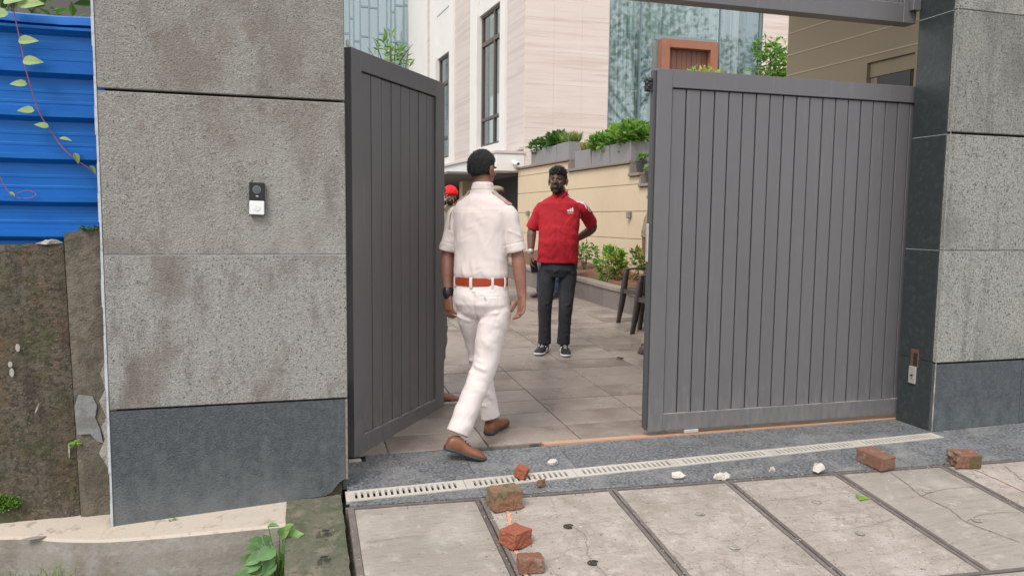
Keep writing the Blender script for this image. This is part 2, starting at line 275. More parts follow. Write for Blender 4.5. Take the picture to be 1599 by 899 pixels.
M_cream_tr = mat('cream_uniform_trousers', (.745, .665, .64), [('noise', 2.5, 4, .45, .7, (.71, .64, .63), .6)], rough=.85, bump=[('noise', (16, 16, 22), .35, 3), ('noise', 900, .15, 1)])
M_belt = mat('tan_red_leather', (.36, .05, .02), [('noise', 20, 4, .5, .65, (.26, .035, .015), .6)], rough=.28)
M_shoe = mat('tan_leather', (.24, .098, .05), [('noise', 15, 4, .45, .65, (.15, .06, .03), .7)], rough=.38)
M_sole = mat('dark_sole', (.05, .045, .05), rough=.7)
M_khaki_l = mat('taupe_strap_cloth', (.40, .33, .29), rough=.85)
M_khaki = mat('khaki_cloth', (.30, .235, .15), [('noise', 6, 4, .45, .65, (.24, .185, .11), .6)], rough=.9, bump=[('noise', (20, 20, 8), .4, 3)])
M_cream2 = mat('cream_cloth', (.62, .56, .46), rough=.9, bump=[('noise', (20, 20, 8), .4, 3)])
M_red = mat('red_polo_cloth', (.42, .008, .018), [('noise', 4, 4, .45, .7, (.33, .006, .014), .6)], rough=.85, bump=[('noise', (18, 18, 9), .5, 3)], attr=('print', (.78, .72, .74)))
M_print = mat('white_print', (.82, .78, .8), rough=.8)
M_denim = mat('charcoal_denim', (.020, .021, .026), [('noise', (5, 5, 3), 5, .46, .66, (.045, .046, .054), .7), ('noise', 60, 3, .5, .7, (.02, .02, .024), .4)], rough=.9, bump=[('noise', (20, 20, 14), .5, 3)])
M_navy = mat('navy_cloth', (.03, .045, .09), rough=.9, bump=[('noise', 20, .4, 3)])
M_greytr = mat('grey_trouser', (.16, .155, .16), rough=.9)
M_turban = mat('red_turban_cloth', (.80, .012, .018), rough=.85, bump=[('noise', (10, 10, 60), .8, 3)])
M_shoe_bk = mat('black_trainer', (.013, .013, .015), rough=.6)
M_shoe_wh = mat('white_sole', (.75, .72, .72), rough=.6)
M_shoe_br = mat('brown_shoe', (.08, .045, .035), rough=.5)

# ------------------------------------------------------------------ helpers
def tag(o, label=None, cat=None, group=None, kind=None):
    if label: o['label'] = label
    if cat: o['category'] = cat
    if group: o['group'] = group
    if kind: o['kind'] = kind
    return o
def setmats(me, ms):
    for m in (ms if isinstance(ms, (list, tuple)) else [ms]): me.materials.append(m)
def obj(name, bm, ms, parent=None, smooth=False, recalc=True):
    if isinstance(bm, bmesh.types.BMesh):
        if recalc: bmesh.ops.recalc_face_normals(bm, faces=bm.faces)
        me = bpy.data.meshes.new(name); bm.to_mesh(me); bm.free()
    else: me = bm
    if not me.materials: setmats(me, ms)
    if smooth: me.polygons.foreach_set('use_smooth', [True]*len(me.polygons))
    o = bpy.data.objects.new(name, me); COL.objects.link(o)
    if parent is not None:
        o.parent = parent; o.matrix_parent_inverse = parent_inv(parent)
    return o
def wm(o):
    m = o.matrix_basis.copy()
    return wm(o.parent) @ o.matrix_parent_inverse @ m if o.parent else m
def parent_inv(p): return wm(p).inverted()
def thing(name, loc, label, cat, group=None, kind=None):
    o = bpy.data.objects.new(name, None); COL.objects.link(o); o.location = loc; o.empty_display_size = .1
    return tag(o, label, cat, group, kind)
def box(bm, x0, x1, y0, y1, z0, z1, mi=0, bev=0):
    vs = [bm.verts.new((x, y, z)) for z in (z0, z1) for (x, y) in ((x0, y0), (x1, y0), (x1, y1), (x0, y1))]
    fs = [(0, 3, 2, 1), (4, 5, 6, 7), (0, 1, 5, 4), (1, 2, 6, 5), (2, 3, 7, 6), (3, 0, 4, 7)]
    F = [bm.faces.new([vs[i] for i in f]) for f in fs]
    for f in F: f.material_index = mi
    if bev:
        es = set(e for f in F for e in f.edges)
        bmesh.ops.bevel(bm, geom=list(es), offset=bev, segments=1, affect='EDGES', clamp_overlap=True)
    return vs
def mkbox(name, dims, m, parent=None, bev=.003):
    bm = bmesh.new(); box(bm, *dims, bev=bev); return obj(name, bm, m, parent)
def hexa(bm, P, mi=0, bev=0):   # 8 points: bottom 4 then top 4
    vs = [bm.verts.new(p) for p in P]
    F = [bm.faces.new([vs[i] for i in f]) for f in [(0, 3, 2, 1), (4, 5, 6, 7), (0, 1, 5, 4), (1, 2, 6, 5), (2, 3, 7, 6), (3, 0, 4, 7)]]
    for f in F: f.material_index = mi
    if bev:
        es = set(e for f in F for e in f.edges)
        bmesh.ops.bevel(bm, geom=list(es), offset=bev, segments=1, affect='EDGES', clamp_overlap=True)
def prism(bm, poly, zs0, zs1, mi=0):
    """poly: xy list; zs0/zs1 scalars or lists"""
    n = len(poly); g = lambda z, i: z[i] if isinstance(z, (list, tuple)) else z
    a = [bm.verts.new((p[0], p[1], g(zs0, i))) for i, p in enumerate(poly)]
    b = [bm.verts.new((p[0], p[1], g(zs1, i))) for i, p in enumerate(poly)]
    fs = [bm.faces.new(a[::-1]), bm.faces.new(b)] + [bm.faces.new((a[i], a[(i+1) % n], b[(i+1) % n], b[i])) for i in range(n)]
    for f in fs: f.material_index = mi
    return a, b
def catmull(P, k):
    P = [np.array(p, float) for p in P]; out = []
    n = len(P)
    for i in range(n-1):
        p0 = P[max(i-1, 0)]; p1 = P[i]; p2 = P[i+1]; p3 = P[min(i+2, n-1)]
        for j in range(k):
            t = j/k
            out.append(.5*((2*p1)+(-p0+p2)*t+(2*p0-5*p1+4*p2-p3)*t*t+(-p0+3*p1-3*p2+p3)*t**3))
    out.append(P[-1]); return out
def tube(bm, pts, rad, side=None, n=14, k=4, cap=True, power=2., mi=0):
    """swept tapered tube; rad entries r or (r_side, r_other); closed ends"""
    rad = [(r, r) if not isinstance(r, tuple) else r for r in rad]
    Q = catmull([tuple(p)+tuple(r) for p, r in zip(pts, rad)], k) if len(pts) > 1 else None
    C = [V(q[:3]) for q in Q]; R = [(max(q[3], .0008), max(q[4], .0008)) for q in Q]
    T = []
    for i in range(len(C)):
        a = C[max(i-1, 0)]; b = C[min(i+1, len(C)-1)]; T.append((b-a).normalized())
    s = V(side) if side is not None else (V((1, 0, 0)) if abs(T[0].x) < .8 else V((0, 1, 0)))
    rings = []
    def ring(c, t, ra, rb):
        nonlocal s
        u = (s - t*s.dot(t)).normalized(); v = t.cross(u)
        vs = []
        for j in range(n):
            a = 2*pi*j/n; ca, sa = cos(a), sin(a)
            x = math.copysign(abs(ca)**(2/power), ca); y = math.copysign(abs(sa)**(2/power), sa)
            vs.append(bm.verts.new(c+u*(ra*x)+v*(rb*y)))
        return vs
    if cap:
        rm = min(R[0])
        for f, h in ((.35, .92), (.75, .6)): rings.append(ring(C[0]-T[0]*rm*h, T[0], R[0][0]*f, R[0][1]*f))
    for c, t, r in zip(C, T, R): rings.append(ring(c, t, *r))
    if cap and cap != 'start':
        rm = min(R[-1])
        for f, h in ((.75, .6), (.35, .92)): rings.append(ring(C[-1]+T[-1]*rm*h, T[-1], R[-1][0]*f, R[-1][1]*f))
    fs = []
    for a, b in zip(rings, rings[1:]):
        for j in range(n): fs.append(bm.faces.new((a[j], a[(j+1) % n], b[(j+1) % n], b[j])))
    fs.append(bm.faces.new(rings[0][::-1])); fs.append(bm.faces.new(rings[-1]))
    for f in fs: f.material_index = mi
    return rings
def ell(bm, c, r, f, u, a, b, h, seg=16, mi=0):
    """ellipsoid: radii a along r, b along f, h along u"""
    M = Matrix(((r.x*a, f.x*b, u.x*h, c[0]), (r.y*a, f.y*b, u.y*h, c[1]), (r.z*a, f.z*b, u.z*h, c[2]), (0, 0, 0, 1)))
    g = bmesh.ops.create_uvsphere(bm, u_segments=seg, v_segments=max(6, seg*2//3), radius=1, matrix=M)
    return g['verts']
def fuse(name, bm, m, parent, voxel=.005, smooth=5, disp=None, factor=.5):
    bmesh.ops.recalc_face_normals(bm, faces=bm.faces)
    me = bpy.data.meshes.new('tmp'); bm.to_mesh(me); bm.free()
    o = bpy.data.objects.new('tmp', me); COL.objects.link(o)
    md = o.modifiers.new('r', 'REMESH'); md.mode = 'VOXEL'; md.voxel_size = voxel
    if smooth: s = o.modifiers.new('s', 'SMOOTH'); s.factor = factor; s.iterations = smooth
    bpy.context.view_layer.update()
    dg = bpy.context.evaluated_depsgraph_get(); nm = bpy.data.meshes.new_from_object(o.evaluated_get(dg))
    bpy.data.objects.remove(o); nm.name = name; nm.materials.clear(); setmats(nm, m)
    if disp:
        n = len(nm.vertices); co = np.empty(n*3); nm.vertices.foreach_get('co', co); co = co.reshape(-1, 3)
        no = np.empty(n*3); nm.vertices.foreach_get('normal', no); no = no.reshape(-1, 3)
        d = disp(co, no); co = co+no*d[:, None]; nm.vertices.foreach_set('co', co.ravel()); nm.update()
    nm.polygons.foreach_set('use_smooth', [True]*len(nm.polygons))
    o = bpy.data.objects.new(name, nm); COL.objects.link(o)
    if parent is not None: o.parent = parent; o.matrix_parent_inverse = parent_inv(parent)
    return o
def folds(lines, waves=()):
    """lines: (p0, p1, amp, width) ridges; waves: (direction, wavelength, amp)"""
    def f(co, no):
        d = np.zeros(len(co))
        for p0, p1, amp, wd in lines:
            p0 = np.array(p0); p1 = np.array(p1); e = p1-p0; L = (e@e)
            t = np.clip(((co-p0)@e)/L, 0, 1); q = p0+t[:, None]*e; r = np.linalg.norm(co-q, axis=1)
            tp = np.sin(np.clip(t, .02, .98)*pi)**.6
            d += 1.5*amp*np.exp(-(r/wd)**2)*tp
        for k, wl, amp in waves:
            k = np.array(k)/np.linalg.norm(k)*2*pi/wl
            ph = 1.7*np.sin(co@(np.array([k[1], k[2], k[0]])*.35)+1.3)+1.1*np.sin(co@(np.array([k[2], -k[0], k[1]])*.6))
            d += 1.5*amp*np.sin(co@k+ph)*(.5+.5*np.sin(co@(k*.31)+2*ph))
        return d
    return f
def gz(x, y):
    if y >= 4.33: return .04*(y-4.33)
    if y >= 3.8: return -.02*(4.05-x)*(4.33-y)/.53
    return .12*(y-3.8)-.02*(4.05-x)
def blob(name, loc, size, m, parent=None, rot=0, seed=0, rough=.18, squareness=.0, sub=3, tilt=0, freq=1.6):
    """an irregular broken lump (brick piece, stone): a cut hull with chipped edges and a gritty surface"""
    rg = np.random.RandomState(seed+100); bm = bmesh.new()
    if squareness < .5:
        for i in range(16):
            q = rg.normal(size=3); q /= np.linalg.norm(q); q *= rg.uniform(.8, 1.12); bm.verts.new((q[0]*size[0]*.55, q[1]*size[1]*.55, q[2]*size[2]*.55))
    for sx_ in (-1, 1) if squareness >= .5 else ():
        for sy in (-1, 1):
            for sz in (-1, 1):
                k = squareness; cut = rg.uniform(.10, .50)*(1-k*.75)
                for ax in range(3):
                    p = [sx_, sy, sz]; p[ax] *= 1-cut*rg.uniform(.5, 1.3); q = [c*(1-(1-k)*.28*rg.uniform(.4, 1)) for c in p]
                    bm.verts.new((q[0]*size[0]/2, q[1]*size[1]/2, q[2]*size[2]/2))
    r = bmesh.ops.convex_hull(bm, input=bm.verts); bmesh.ops.delete(bm, geom=[g for g in r['geom_interior'] if isinstance(g, bmesh.types.BMVert)], context='VERTS')
    bmesh.ops.dissolve_limit(bm, angle_limit=radians(8), verts=bm.verts, edges=bm.edges)
    bmesh.ops.triangulate(bm, faces=bm.faces); L = max(size)
    for it in range(4):
        es = [e for e in bm.edges if e.calc_length() > L*.10]
        if es: bmesh.ops.subdivide_edges(bm, edges=es, cuts=1); bmesh.ops.triangulate(bm, faces=bm.faces)
    bmesh.ops.smooth_vert(bm, verts=bm.verts, factor=.25, use_axis_x=True, use_axis_y=True, use_axis_z=True); bm.normal_update(); amp = L*.045*(rough/.18)
    nn = [v.normal.copy() for v in bm.verts]
    for v, nv in zip(bm.verts, nn):
        p = v.co/L; o = V((seed*3.1, seed, 0)); v.co += nv*amp*(noise.noise(p*5+o)+.6*noise.noise(p*13+o)-.5*max(0, noise.noise(p*9-o)-.15))
    M_ = Matrix.Rotation(rot, 3, 'Z') @ Matrix.Rotation(tilt, 3, 'X')
    for v in bm.verts: v.co = M_ @ v.co
    zmin = min(v.co.z for v in bm.verts)
    for v in bm.verts:
        v.co.z -= zmin+.003
        if v.co.z < 0: v.co.z = 0
    me_o = obj(name, bm, m, None, smooth=False); me_o.location = loc
    return me_o
def leafshape(bm, c, d, nrm, L, W, mi=0, fold=.15, pts=6, curl=.15):
    """one folded pointed leaf starting at c, along d"""
    d = d.normalized(); s = d.cross(nrm)
    if s.length < 1e-4: s = d.orthogonal()
    s.normalize(); n = s.cross(d).normalized()
    if pts <= 4:
        a = bm.verts.new(c); b = bm.verts.new(c+d*L*.45+s*W*.5+n*fold*W); e = bm.verts.new(c+d*L-n*curl*L); g = bm.verts.new(c+d*L*.45-s*W*.5+n*fold*W)
        f = [bm.faces.new((a, b, e)), bm.faces.new((a, e, g))]
    else:
        prof = [(0, .12), (.12, .78), (.35, 1.), (.62, .74), (.85, .32)]
        mid = [bm.verts.new(c+d*L*t-n*curl*L*t*t) for t, _ in prof]+[bm.verts.new(c+d*L-n*curl*L)]
        f = []
        for sg in (1, -1):
            e = [bm.verts.new(c+d*L*t+s*(sg*W*.5*wd)+n*(fold*W*wd)-n*curl*L*t*t) for t, wd in prof]
            for i in range(len(prof)-1): f.append(bm.faces.new((mid[i], mid[i+1], e[i+1], e[i])))
            f.append(bm.faces.new((mid[-2], mid[-1], e[-1])))
    for x in f: x.material_index = mi
def rdir(up=.3):
    a = random.uniform(0, 2*pi); z = random.uniform(-.6, 1)+up
    return V((cos(a), sin(a), z)).normalized()
def foliage(name, parent, center, rad, nleaf, L, ms, seed=1, W=.5, shell=.5, up=.3, flat=0):
    random.seed(seed); bm = bmesh.new(); k = len(ms)
    cl = [V((random.gauss(0, .45), random.gauss(0, .45), random.gauss(0, .45))) for _ in range(max(5, nleaf//28))]
    for i in range(nleaf):
        p = random.choice(cl)+V((random.gauss(0, .2), random.gauss(0, .2), random.gauss(0, .2)))
        if p.length > 1.05: p *= 1.05/p.length*random.uniform(.8, 1)
        c = V(center)+V((p.x*rad[0], p.y*rad[1], max(p.z, -flat if flat else -9)*rad[2]))
        d = (p.normalized()*.6+rdir(up)*.8); l = L*random.uniform(.65, 1.25)
        leafshape(bm, c, d, rdir(.8), l, l*W, mi=random.randrange(k), pts=4)
    return obj(name, bm, ms, parent, recalc=False)

# ================================================================== SETTING: ground
bm = bmesh.new()
gx = [-90, -20, -6, -2.2, .16, .17, 6, 20, 90]
def grz(x, y):
    if y > 4.36: return gz(0, min(y, 14))-.07
    return -.36 if (x < .165 ) else -.26
gys = [-90, -20, -4, 2.0, 3.3, 3.55, 3.85, 4.35, 4.37, 6, 8, 10, 12, 14, 20, 90]
grid = [[bm.verts.new((x, y, grz(x, y) if abs(x) < 60 else -.5)) for x in gx] for y in gys]
for i in range(len(gys)-1):
    for j in range(len(gx)-1): bm.faces.new((grid[i][j], grid[i][j+1], grid[i+1][j+1], grid[i+1][j]))
tag(obj('ground', bm, M_soil2), kind='structure')
bm = bmesh.new(); box(bm, -60, 60, -9, .9, -.5, -.215)
tag(obj('road', bm, M_asphalt), kind='structure')
# road-side strip of tiles below the apron
rp_ = thing('pavement', (2.5, 1.8, -.2), None, None, kind='structure')
bm = bmesh.new(); box(bm, .2, 9, .92, 2.66, -.4, -.208); obj('mortar_bed', bm, M_joint, rp_)
def slant(x): return -.082*(x-.24)     # the strips run slightly askew to the wall
e0 = 2.78
for i in range(14):
    x0 = .22+i*.62
    bm = bmesh.new(); P = []
    for z in (-.30, -.172+.0): P += [(x, y, z) for x, y in ((x0, e0-.17+slant(x0)), (x0+.612, e0-.17+slant(x0+.612)), (x0+.612, e0-.035+slant(x0+.612)), (x0, e0-.035+slant(x0)))]
    hexa(bm, P, bev=.006); obj('kerb_stone', bm, M_slab_grey, rp_)
for r in range(2):
    for i in range(18):
        x0 = .3+i*.33+r*.15; y1 = e0-.182-r*.31; bm = bmesh.new(); P = []
        for z in (-.30, -.178-.003*(i % 3)): P += [(x, y, z) for x, y in ((x0, y1-.30+slant(x0)), (x0+.322, y1-.30+slant(x0+.322)), (x0+.322, y1+slant(x0+.322)), (x0, y1+slant(x0)))]
        hexa(bm, P, bev=.004); obj('paving_tile', bm, M_streetpave if (i+r) % 3 else M_streetpave2, rp_)

# apron of concrete cover slabs
ap = thing('slab_apron', (2, 3.2, -.1), None, None, kind='structure')
bm = bmesh.new()
prism(bm, [(.2, 2.6), (9, 2.0), (9, 3.2), (.2, 3.8)], -.45, [gz(.2, 2.6)-.05, gz(9, 2.0)-.05, gz(9, 3.2)-.05, gz(.2, 3.8)-.05]); obj('bed', bm, M_soil, ap)
jx = [.232, .893, 1.612, 2.287, 2.960, 3.652, 4.34, 5.03, 5.72, 6.4]
def top_edge(x): return 3.758+slant(x)+.0
for i in range(9):
    x0, x1 = jx[i]+.026, jx[i+1]-.026
    nx, ny = 14, 20; bm = bmesh.new(); m = M_slab_grey if i in (0, 4) else M_slab
    g = []
    holes = [(1.252, 3.372), (1.245, 3.054), (3.321, 2.905)]
    for b in range(ny+1):
        row = []
        for a in range(nx+1):
            x = x0+(x1-x0)*a/nx; yt = top_edge(x)-.006; yb = e0+slant(x); y = yb+(yt-yb)*b/ny
            e = min(a, nx-a)/nx; e2 = min(b, ny-b)/ny
            z = gz(x, y)+.0018*noise.noise(V((x*6, y*6, i)))-(.004 if min(a, nx-a) == 0 or min(b, ny-b) == 0 else 0)
            row.append(bm.verts.new((x, y, z)))
        g.append(row)
    for b in range(ny):
        for a in range(nx): bm.faces.new((g[b][a], g[b][a+1], g[b+1][a+1], g[b+1][a]))
    be = [e for e in bm.edges if len(e.link_faces) == 1]
    ex = bmesh.ops.extrude_edge_only(bm, edges=be)
    for v in [v for v in ex['geom'] if isinstance(v, bmesh.types.BMVert)]: v.co.z -= .06
    o = obj('concrete_slab', bm, m, ap)
    # lifting rings / holes
    if i < 6:
        cx = (x0+x1)/2+(.0 if i else -.05)
        for q, yy in enumerate((3.35, 3.03)):
            yy += slant(cx)*.6+.04; zz = gz(cx, yy)
            if i == 0: continue
            bm = bmesh.new(); r = .017
            vs = [bm.verts.new((cx+r*(1.0 if i == 1 else .8)*cos(a)*(1+.25*noise.noise(V((cos(a), sin(a), i+q)))), yy+r*sin(a), zz+.0035)) for a in np.linspace(0, 2*pi, 12, endpoint=False)]
            bm.faces.new(vs); obj('lifting_hole', bm, M_soil if i in (1,) else M_slab_grey, o)
            bm = bmesh.new(); ring = [V((cx+.021*cos(a)*1.15, yy+.021*sin(a), zz+.004)) for a in np.linspace(0.3, 1.6*pi if i % 2 else 1.95*pi, 14)]
            tube(bm, ring, [.0035]*14, n=6, k=1); obj('lifting_ring', bm, M_white_dirt if i > 1 else M_soil, o)
    # two angle irons and the dirt groove between the slabs
for i in range(10):
    for sg in ((0, 1) if i else (1,)):
        xa = jx[i]+(.004 if sg else -.024); xb = xa+.020
        if i == 0: xa -= .012
        bm = bmesh.new(); P = []
        for z in (-.07, .0015):
            P += [(x, y, gz(x, y)+z) for x, y in ((xa, e0-.01+slant(xa)), (xb, e0-.01+slant(xb)), (xb, top_edge(xb)+.012), (xa, top_edge(xa)+.012))]
        hexa(bm, P, bev=.002); obj('angle_iron', bm, M_angle, ap)
for (ya, yb, nm) in ((.000, .014, 'top'), (e0-.028, e0-.008, 'low')):
    bm = bmesh.new(); P = []
    for z in (-.07, .001):
        for x, w_ in ((.214, 0), (6.3, 0), (6.3, 1), (.214, 1)):
            y = (top_edge(x)+(ya if not w_ else yb)) if nm == 'top' else (slant(x)+(ya if not w_ else yb))
            P.append((x, y, gz(x, y)+z))
    hexa(bm, P); obj('edge_iron', bm, M_angle, ap)
# cracks: real grooves drawn as thin dark slivers of dirt lying in them
def crack(pts, wd=.004, m=None, name='crack', par=None):
    bm = bmesh.new(); prev = None; Q = catmull([(p[0], p[1], 0) for p in pts], 9); n = len(Q)
    for i, q in enumerate(Q):
        a = Q[min(i+1, n-1)]-Q[max(i-1, 0)]; a = a/np.linalg.norm(a); jit = .008*noise.noise(V((q[0]*25, q[1]*25, 1)))+.004*noise.noise(V((q[0]*80, q[1]*80, 1)))
        px, py = -a[1], a[0]; w2 = (wd if wd > .009 else wd*.55)*(.6+.8*abs(noise.noise(V((q[0]*30, q[1]*30, 5)))))*(.3 if i in (0, n-1) else 1)
        cx, cy = q[0]+px*jit, q[1]+py*jit
        l = bm.verts.new((cx-px*w2, cy-py*w2, gz(cx, cy)+.0042)); r = bm.verts.new((cx+px*w2, cy+py*w2, gz(cx, cy)+.0042))
        if prev: bm.faces.new((prev[0], prev[1], r, l))
        prev = (l, r)
    obj(name, bm, m or M_crack, par or ap)
crack([(1.255, 3.37), (1.30, 3.25), (1.27, 3.15), (1.247, 3.054), (1.27, 2.9), (1.25, 2.72)], .0026)
crack([(3.276, 3.49), (3.25, 3.3), (3.227, 3.195), (3.26, 3.05), (3.237, 2.918), (3.33, 2.70)], .005)
crack([(3.23, 3.2), (3.4, 3.235), (3.62, 3.22)], .0035); crack([(3.24, 2.92), (3.4, 2.96), (3.62, 2.93)], .003)
crack([(2.32, 3.36), (2.5, 3.33), (2.7, 3.34), (2.93, 3.30)], .0018); crack([(2.33, 3.02), (2.6, 3.0), (2.9, 3.03)], .0015)
crack([(.27, 3.42), (.45, 3.43), (.6, 3.42)], .002); crack([(4.02, 3.39), (3.95, 3.2), (3.9, 2.9), (3.98, 2.7)], .004)
crack([(1.7, 3.5), (1.95, 3.34), (2.1, 3.2), (2.2, 2.9)], .0012)
# orange sprayed lines
for pts in ([(1.0, 3.62), (.995, 3.5), (.964, 3.36), (.945, 3.2), (.934, 3.1), (.93, 2.95)], [(3.79, 3.43), (3.82, 3.3), (3.835, 3.1), (3.85, 2.9)]):
    crack(pts, .0105, M_orange if pts[0][0] < 2 else M_orange2, 'spray_line')
# mossy slab between kerb and apron
bm = bmesh.new(); nx, ny = 12, 40; g = []
for b in range(ny+1):
    row = []
    for a in range(nx+1):
        x = -.075+(.275)*a/nx; y = 2.3+(3.83-2.3)*b/ny
        if b == ny: y = 3.99-.0*a
        x += .008*noise.noise(V((y*14, a, 2))) if a in (0, nx) else 0
        z = gz(x, min(y, 3.8))-.006+.004*noise.noise(V((x*12, y*12, 3)))
        for hx, hy in ((.108, 3.569), (.095, 3.34)):
            d = math.hypot((x-hx)/1.3, y-hy)
            if d < .02: z -= .03
        row.append(bm.verts.new((x, y, z)))
    g.append(row)
for b in range(ny):
    for a in range(nx): bm.faces.new((g[b][a], g[b][a+1], g[b+1][a+1], g[b+1][a]))
be = [e for e in bm.edges if len(e.link_faces) == 1]; ex = bmesh.ops.extrude_edge_only(bm, edges=be)
for v in [v for v in ex['geom'] if isinstance(v, bmesh.types.BMVert)]: v.co.z -= .25
ms = obj('mossy_slab', bm, M_moss_slab); tag(ms, kind='structure')
for hx, hy in ((.108, 3.569), (.095, 3.345)):
    bm = bmesh.new(); vs = [bm.verts.new((hx+.019*cos(a)*(1+.2*sin(3*a)), hy+.012*sin(a), gz(hx, hy)+.0035)) for a in np.linspace(0, 2*pi, 12, endpoint=False)]
    bm.faces.new(vs); obj('lifting_hole', bm, M_dark, ms)

# granite threshold, with the drain channel in it
th = thing('threshold', (2, 4.1, 0), None, None, kind='structure')
def gpiece(name, poly, m, par, dz=0., thick=.06, nsub=1):
    bm = bmesh.new(); n = len(poly)
    prism(bm, poly, [gz(*p)-thick for p in poly], [gz(*p)+dz for p in poly])
    return obj(name, bm, m, par)
def fronty(x): return 3.785+slant(x)
DR0, DR1 = 3.830, 3.936
xs = [.30, .93, 1.52, 2.2, 2.85, 3.5, 4.045]
for i in range(6):
    a, b = xs[i]+.0015, xs[i+1]-.0015
    yb = 4.352 if b < 1.45 else 4.285
    if i == 0: gpiece('granite_piece', [(.235, DR1+.004), (b, DR1+.004), (b, yb), (.36, yb), (.36, 4.27), (.235, 4.27)], M_threshold, th)
    else: gpiece('granite_piece', [(a, DR1+.004), (b, DR1+.004), (b, yb), (a, yb)], M_threshold, th)
xs2 = [.235, .92, 1.521, 2.3, 3.0, 3.7, 4.035]
for i in range(6):
    a, b = xs2[i]+.001, xs2[i+1]-.001
    gpiece('granite_piece', [(a, fronty(a)), (b, fronty(b)), (b, DR0-.004), (a, DR0-.004)], M_threshold, th)
# right of the drain: large pieces in front of the right pillar
for a, b in ((4.037, 4.75), (4.753, 5.6), (5.603, 6.5)):
    gpiece('granite_piece', [(a, fronty(a)), (b, fronty(b)), (b, 3.958), (a, 3.958)], M_threshold, th)
bm = bmesh.new(); prism(bm, [(.2, DR0-.02), (4.03, DR0-.02), (4.03, DR1+.02), (.2, DR1+.02)], [gz(.2, 3.8)-.08, -.08, -.08, gz(.2, 3.8)-.08], [gz(.2, 3.8)-.045, -.045, -.045, gz(.2, 3.8)-.045]); obj('drain_trough', bm, M_dark, th)
# rusty painted floor rail of the sliding gate
for (ya, yb, dz) in ((4.290, 4.306, .006), (4.312, 4.352, .002), (4.306, 4.312, -.004)):
    bm = bmesh.new(); box(bm, 1.44, 4.6, ya, yb, -.05, dz); obj('floor_rail', bm, M_rail, th)

# drain covers: each a piece of its own with real slots
dc = thing('drain_channel', (2.1, 3.88, -.04), 'cream slotted drain channel running across the gate threshold', 'drain')
pitch = (4.02-.22)/6
for k in range(6):
    x0 = .22+k*pitch+.0015; x1 = .22+(k+1)*pitch-.0015; bm = bmesh.new()
    n = 18; m_ = .038; y0, y1 = DR0, DR1; ya, yb = y0+.022, y1-.022
    def pb(xa, xb, ya_, yb_): 
        prism(bm, [(xa, ya_), (xb, ya_), (xb, yb_), (xa, yb_)], [gz(x, y)-.012 for x, y in ((xa, ya_), (xb, ya_), (xb, yb_), (xa, yb_))], [gz(x, y)+.003 for x, y in ((xa, ya_), (xb, ya_), (xb, yb_), (xa, yb_))])
    pb(x0, x1, y0, ya); pb(x0, x1, yb, y1); pb(x0, x0+m_, ya, yb); pb(x1-m_, x1, ya, yb)
    pw = (x1-x0-2*m_)/n; sw = .0135
    for i in range(n):
        c = x0+m_+pw*(i+.5)
        if i < n-1: pb(c+sw/2-0, c+pw-sw/2, ya, yb)
    pb(x0+m_, x0+m_+pw*.5-sw/2, ya, yb); pb(x1-m_-pw*.5+sw/2, x1-m_, ya, yb)
    obj('drain_cover', bm, M_drain, dc)

# driveway of granite stones inside, rising gently
dw = thing('driveway', (2, 6, 0), None, None, kind='structure')
bm = bmesh.new(); prism(bm, [(-3, 4.356), (9, 4.356), (9, 30), (-3, 30)], -.2, [-.008, -.008, gz(0, 30)-.008, gz(0, 30)-.008]); obj('joint_bed', bm, M_joint, dw)
bm = bmesh.new(); L_, W_ = .6, .3
hexa(bm, [(x, y, z+.04*y) for z in (-.03, 0) for x, y in ((-L_/2+.0018, -W_/2+.0018), (L_/2-.0018, -W_/2+.0018), (L_/2-.0018, W_/2-.0018), (-L_/2+.0018, W_/2-.0018))], bev=.0025)
stone_me = None; cnt = 0; far = bmesh.new()
for r in range(0, 48):
    y = 4.356+.15+r*.3045
    for c in range(-4, 11):
        x = 1.10-.3025+c*.605
        if x < -.4 and y < 6 or x > 5.0: continue
        zz = gz(x, y)+random.uniform(-.0015, .0015)
        vis = -.1+.13*y < x < .52*y+.5 and y < 11.6
        if vis and cnt < 296:
            if stone_me is None:
                o = obj('paving_stone', bm, M_pave, dw); stone_me = o.data
            else:
                o = bpy.data.objects.new('paving_stone', stone_me); COL.objects.link(o); o.parent = dw; o.matrix_parent_inverse = parent_inv(dw)
            o.location = (x, y, zz); cnt += 1
        else:
            hexa(far, [(x+a, y+b, zz+z+.04*b) for z in (-.02, 0) for a, b in ((-.301, -.15), (.301, -.15), (.301, .15), (-.301, .15))])
tag(obj('paving_stones', far, M_pave, dw), kind='stuff')

# curved kerb on the left
kb = thing('kerb', (-.7, 3.8, -.2), None, None, kind='structure')
ko = [(-3.2, 4.02), (-2.2, 4.03), (-1.39, 3.985), (-1.07, 3.875), (-.78, 3.80), (-.49, 3.75), (-.22, 3.715), (-.04, 3.69)]
kc = [tuple(q[:2]) for q in catmull([(a, b, 0) for a, b in ko], 6)]
bm = bmesh.new(); rows = []
for x, y in kc:
    zt = -.15+max(0, (x+.9))*.055; jy = .004*noise.noise(V((x*20, 1, 1)))
    rows.append([bm.verts.new(p) for p in ((x, y+jy-.012, -.6), (x, y+jy-.006, zt-.075), (x, y+jy, zt-.012), (x, y+.012, zt), (x, max(4.12, y+.05), zt+.012*(x < -.9)+.02), (x, 4.2, -.6))])
for a, b in zip(rows, rows[1:]):
    for i in range(5):
        f = bm.faces.new((a[i], b[i], b[i+1], a[i+1])); f.material_index = 1 if i < 2 else 0
bm.faces.new(rows[-1]); bm.faces.new(rows[0][::-1])
obj('kerb_body', bm, [M_curb_top, M_curb], kb, smooth=False)
bm = bmesh.new()
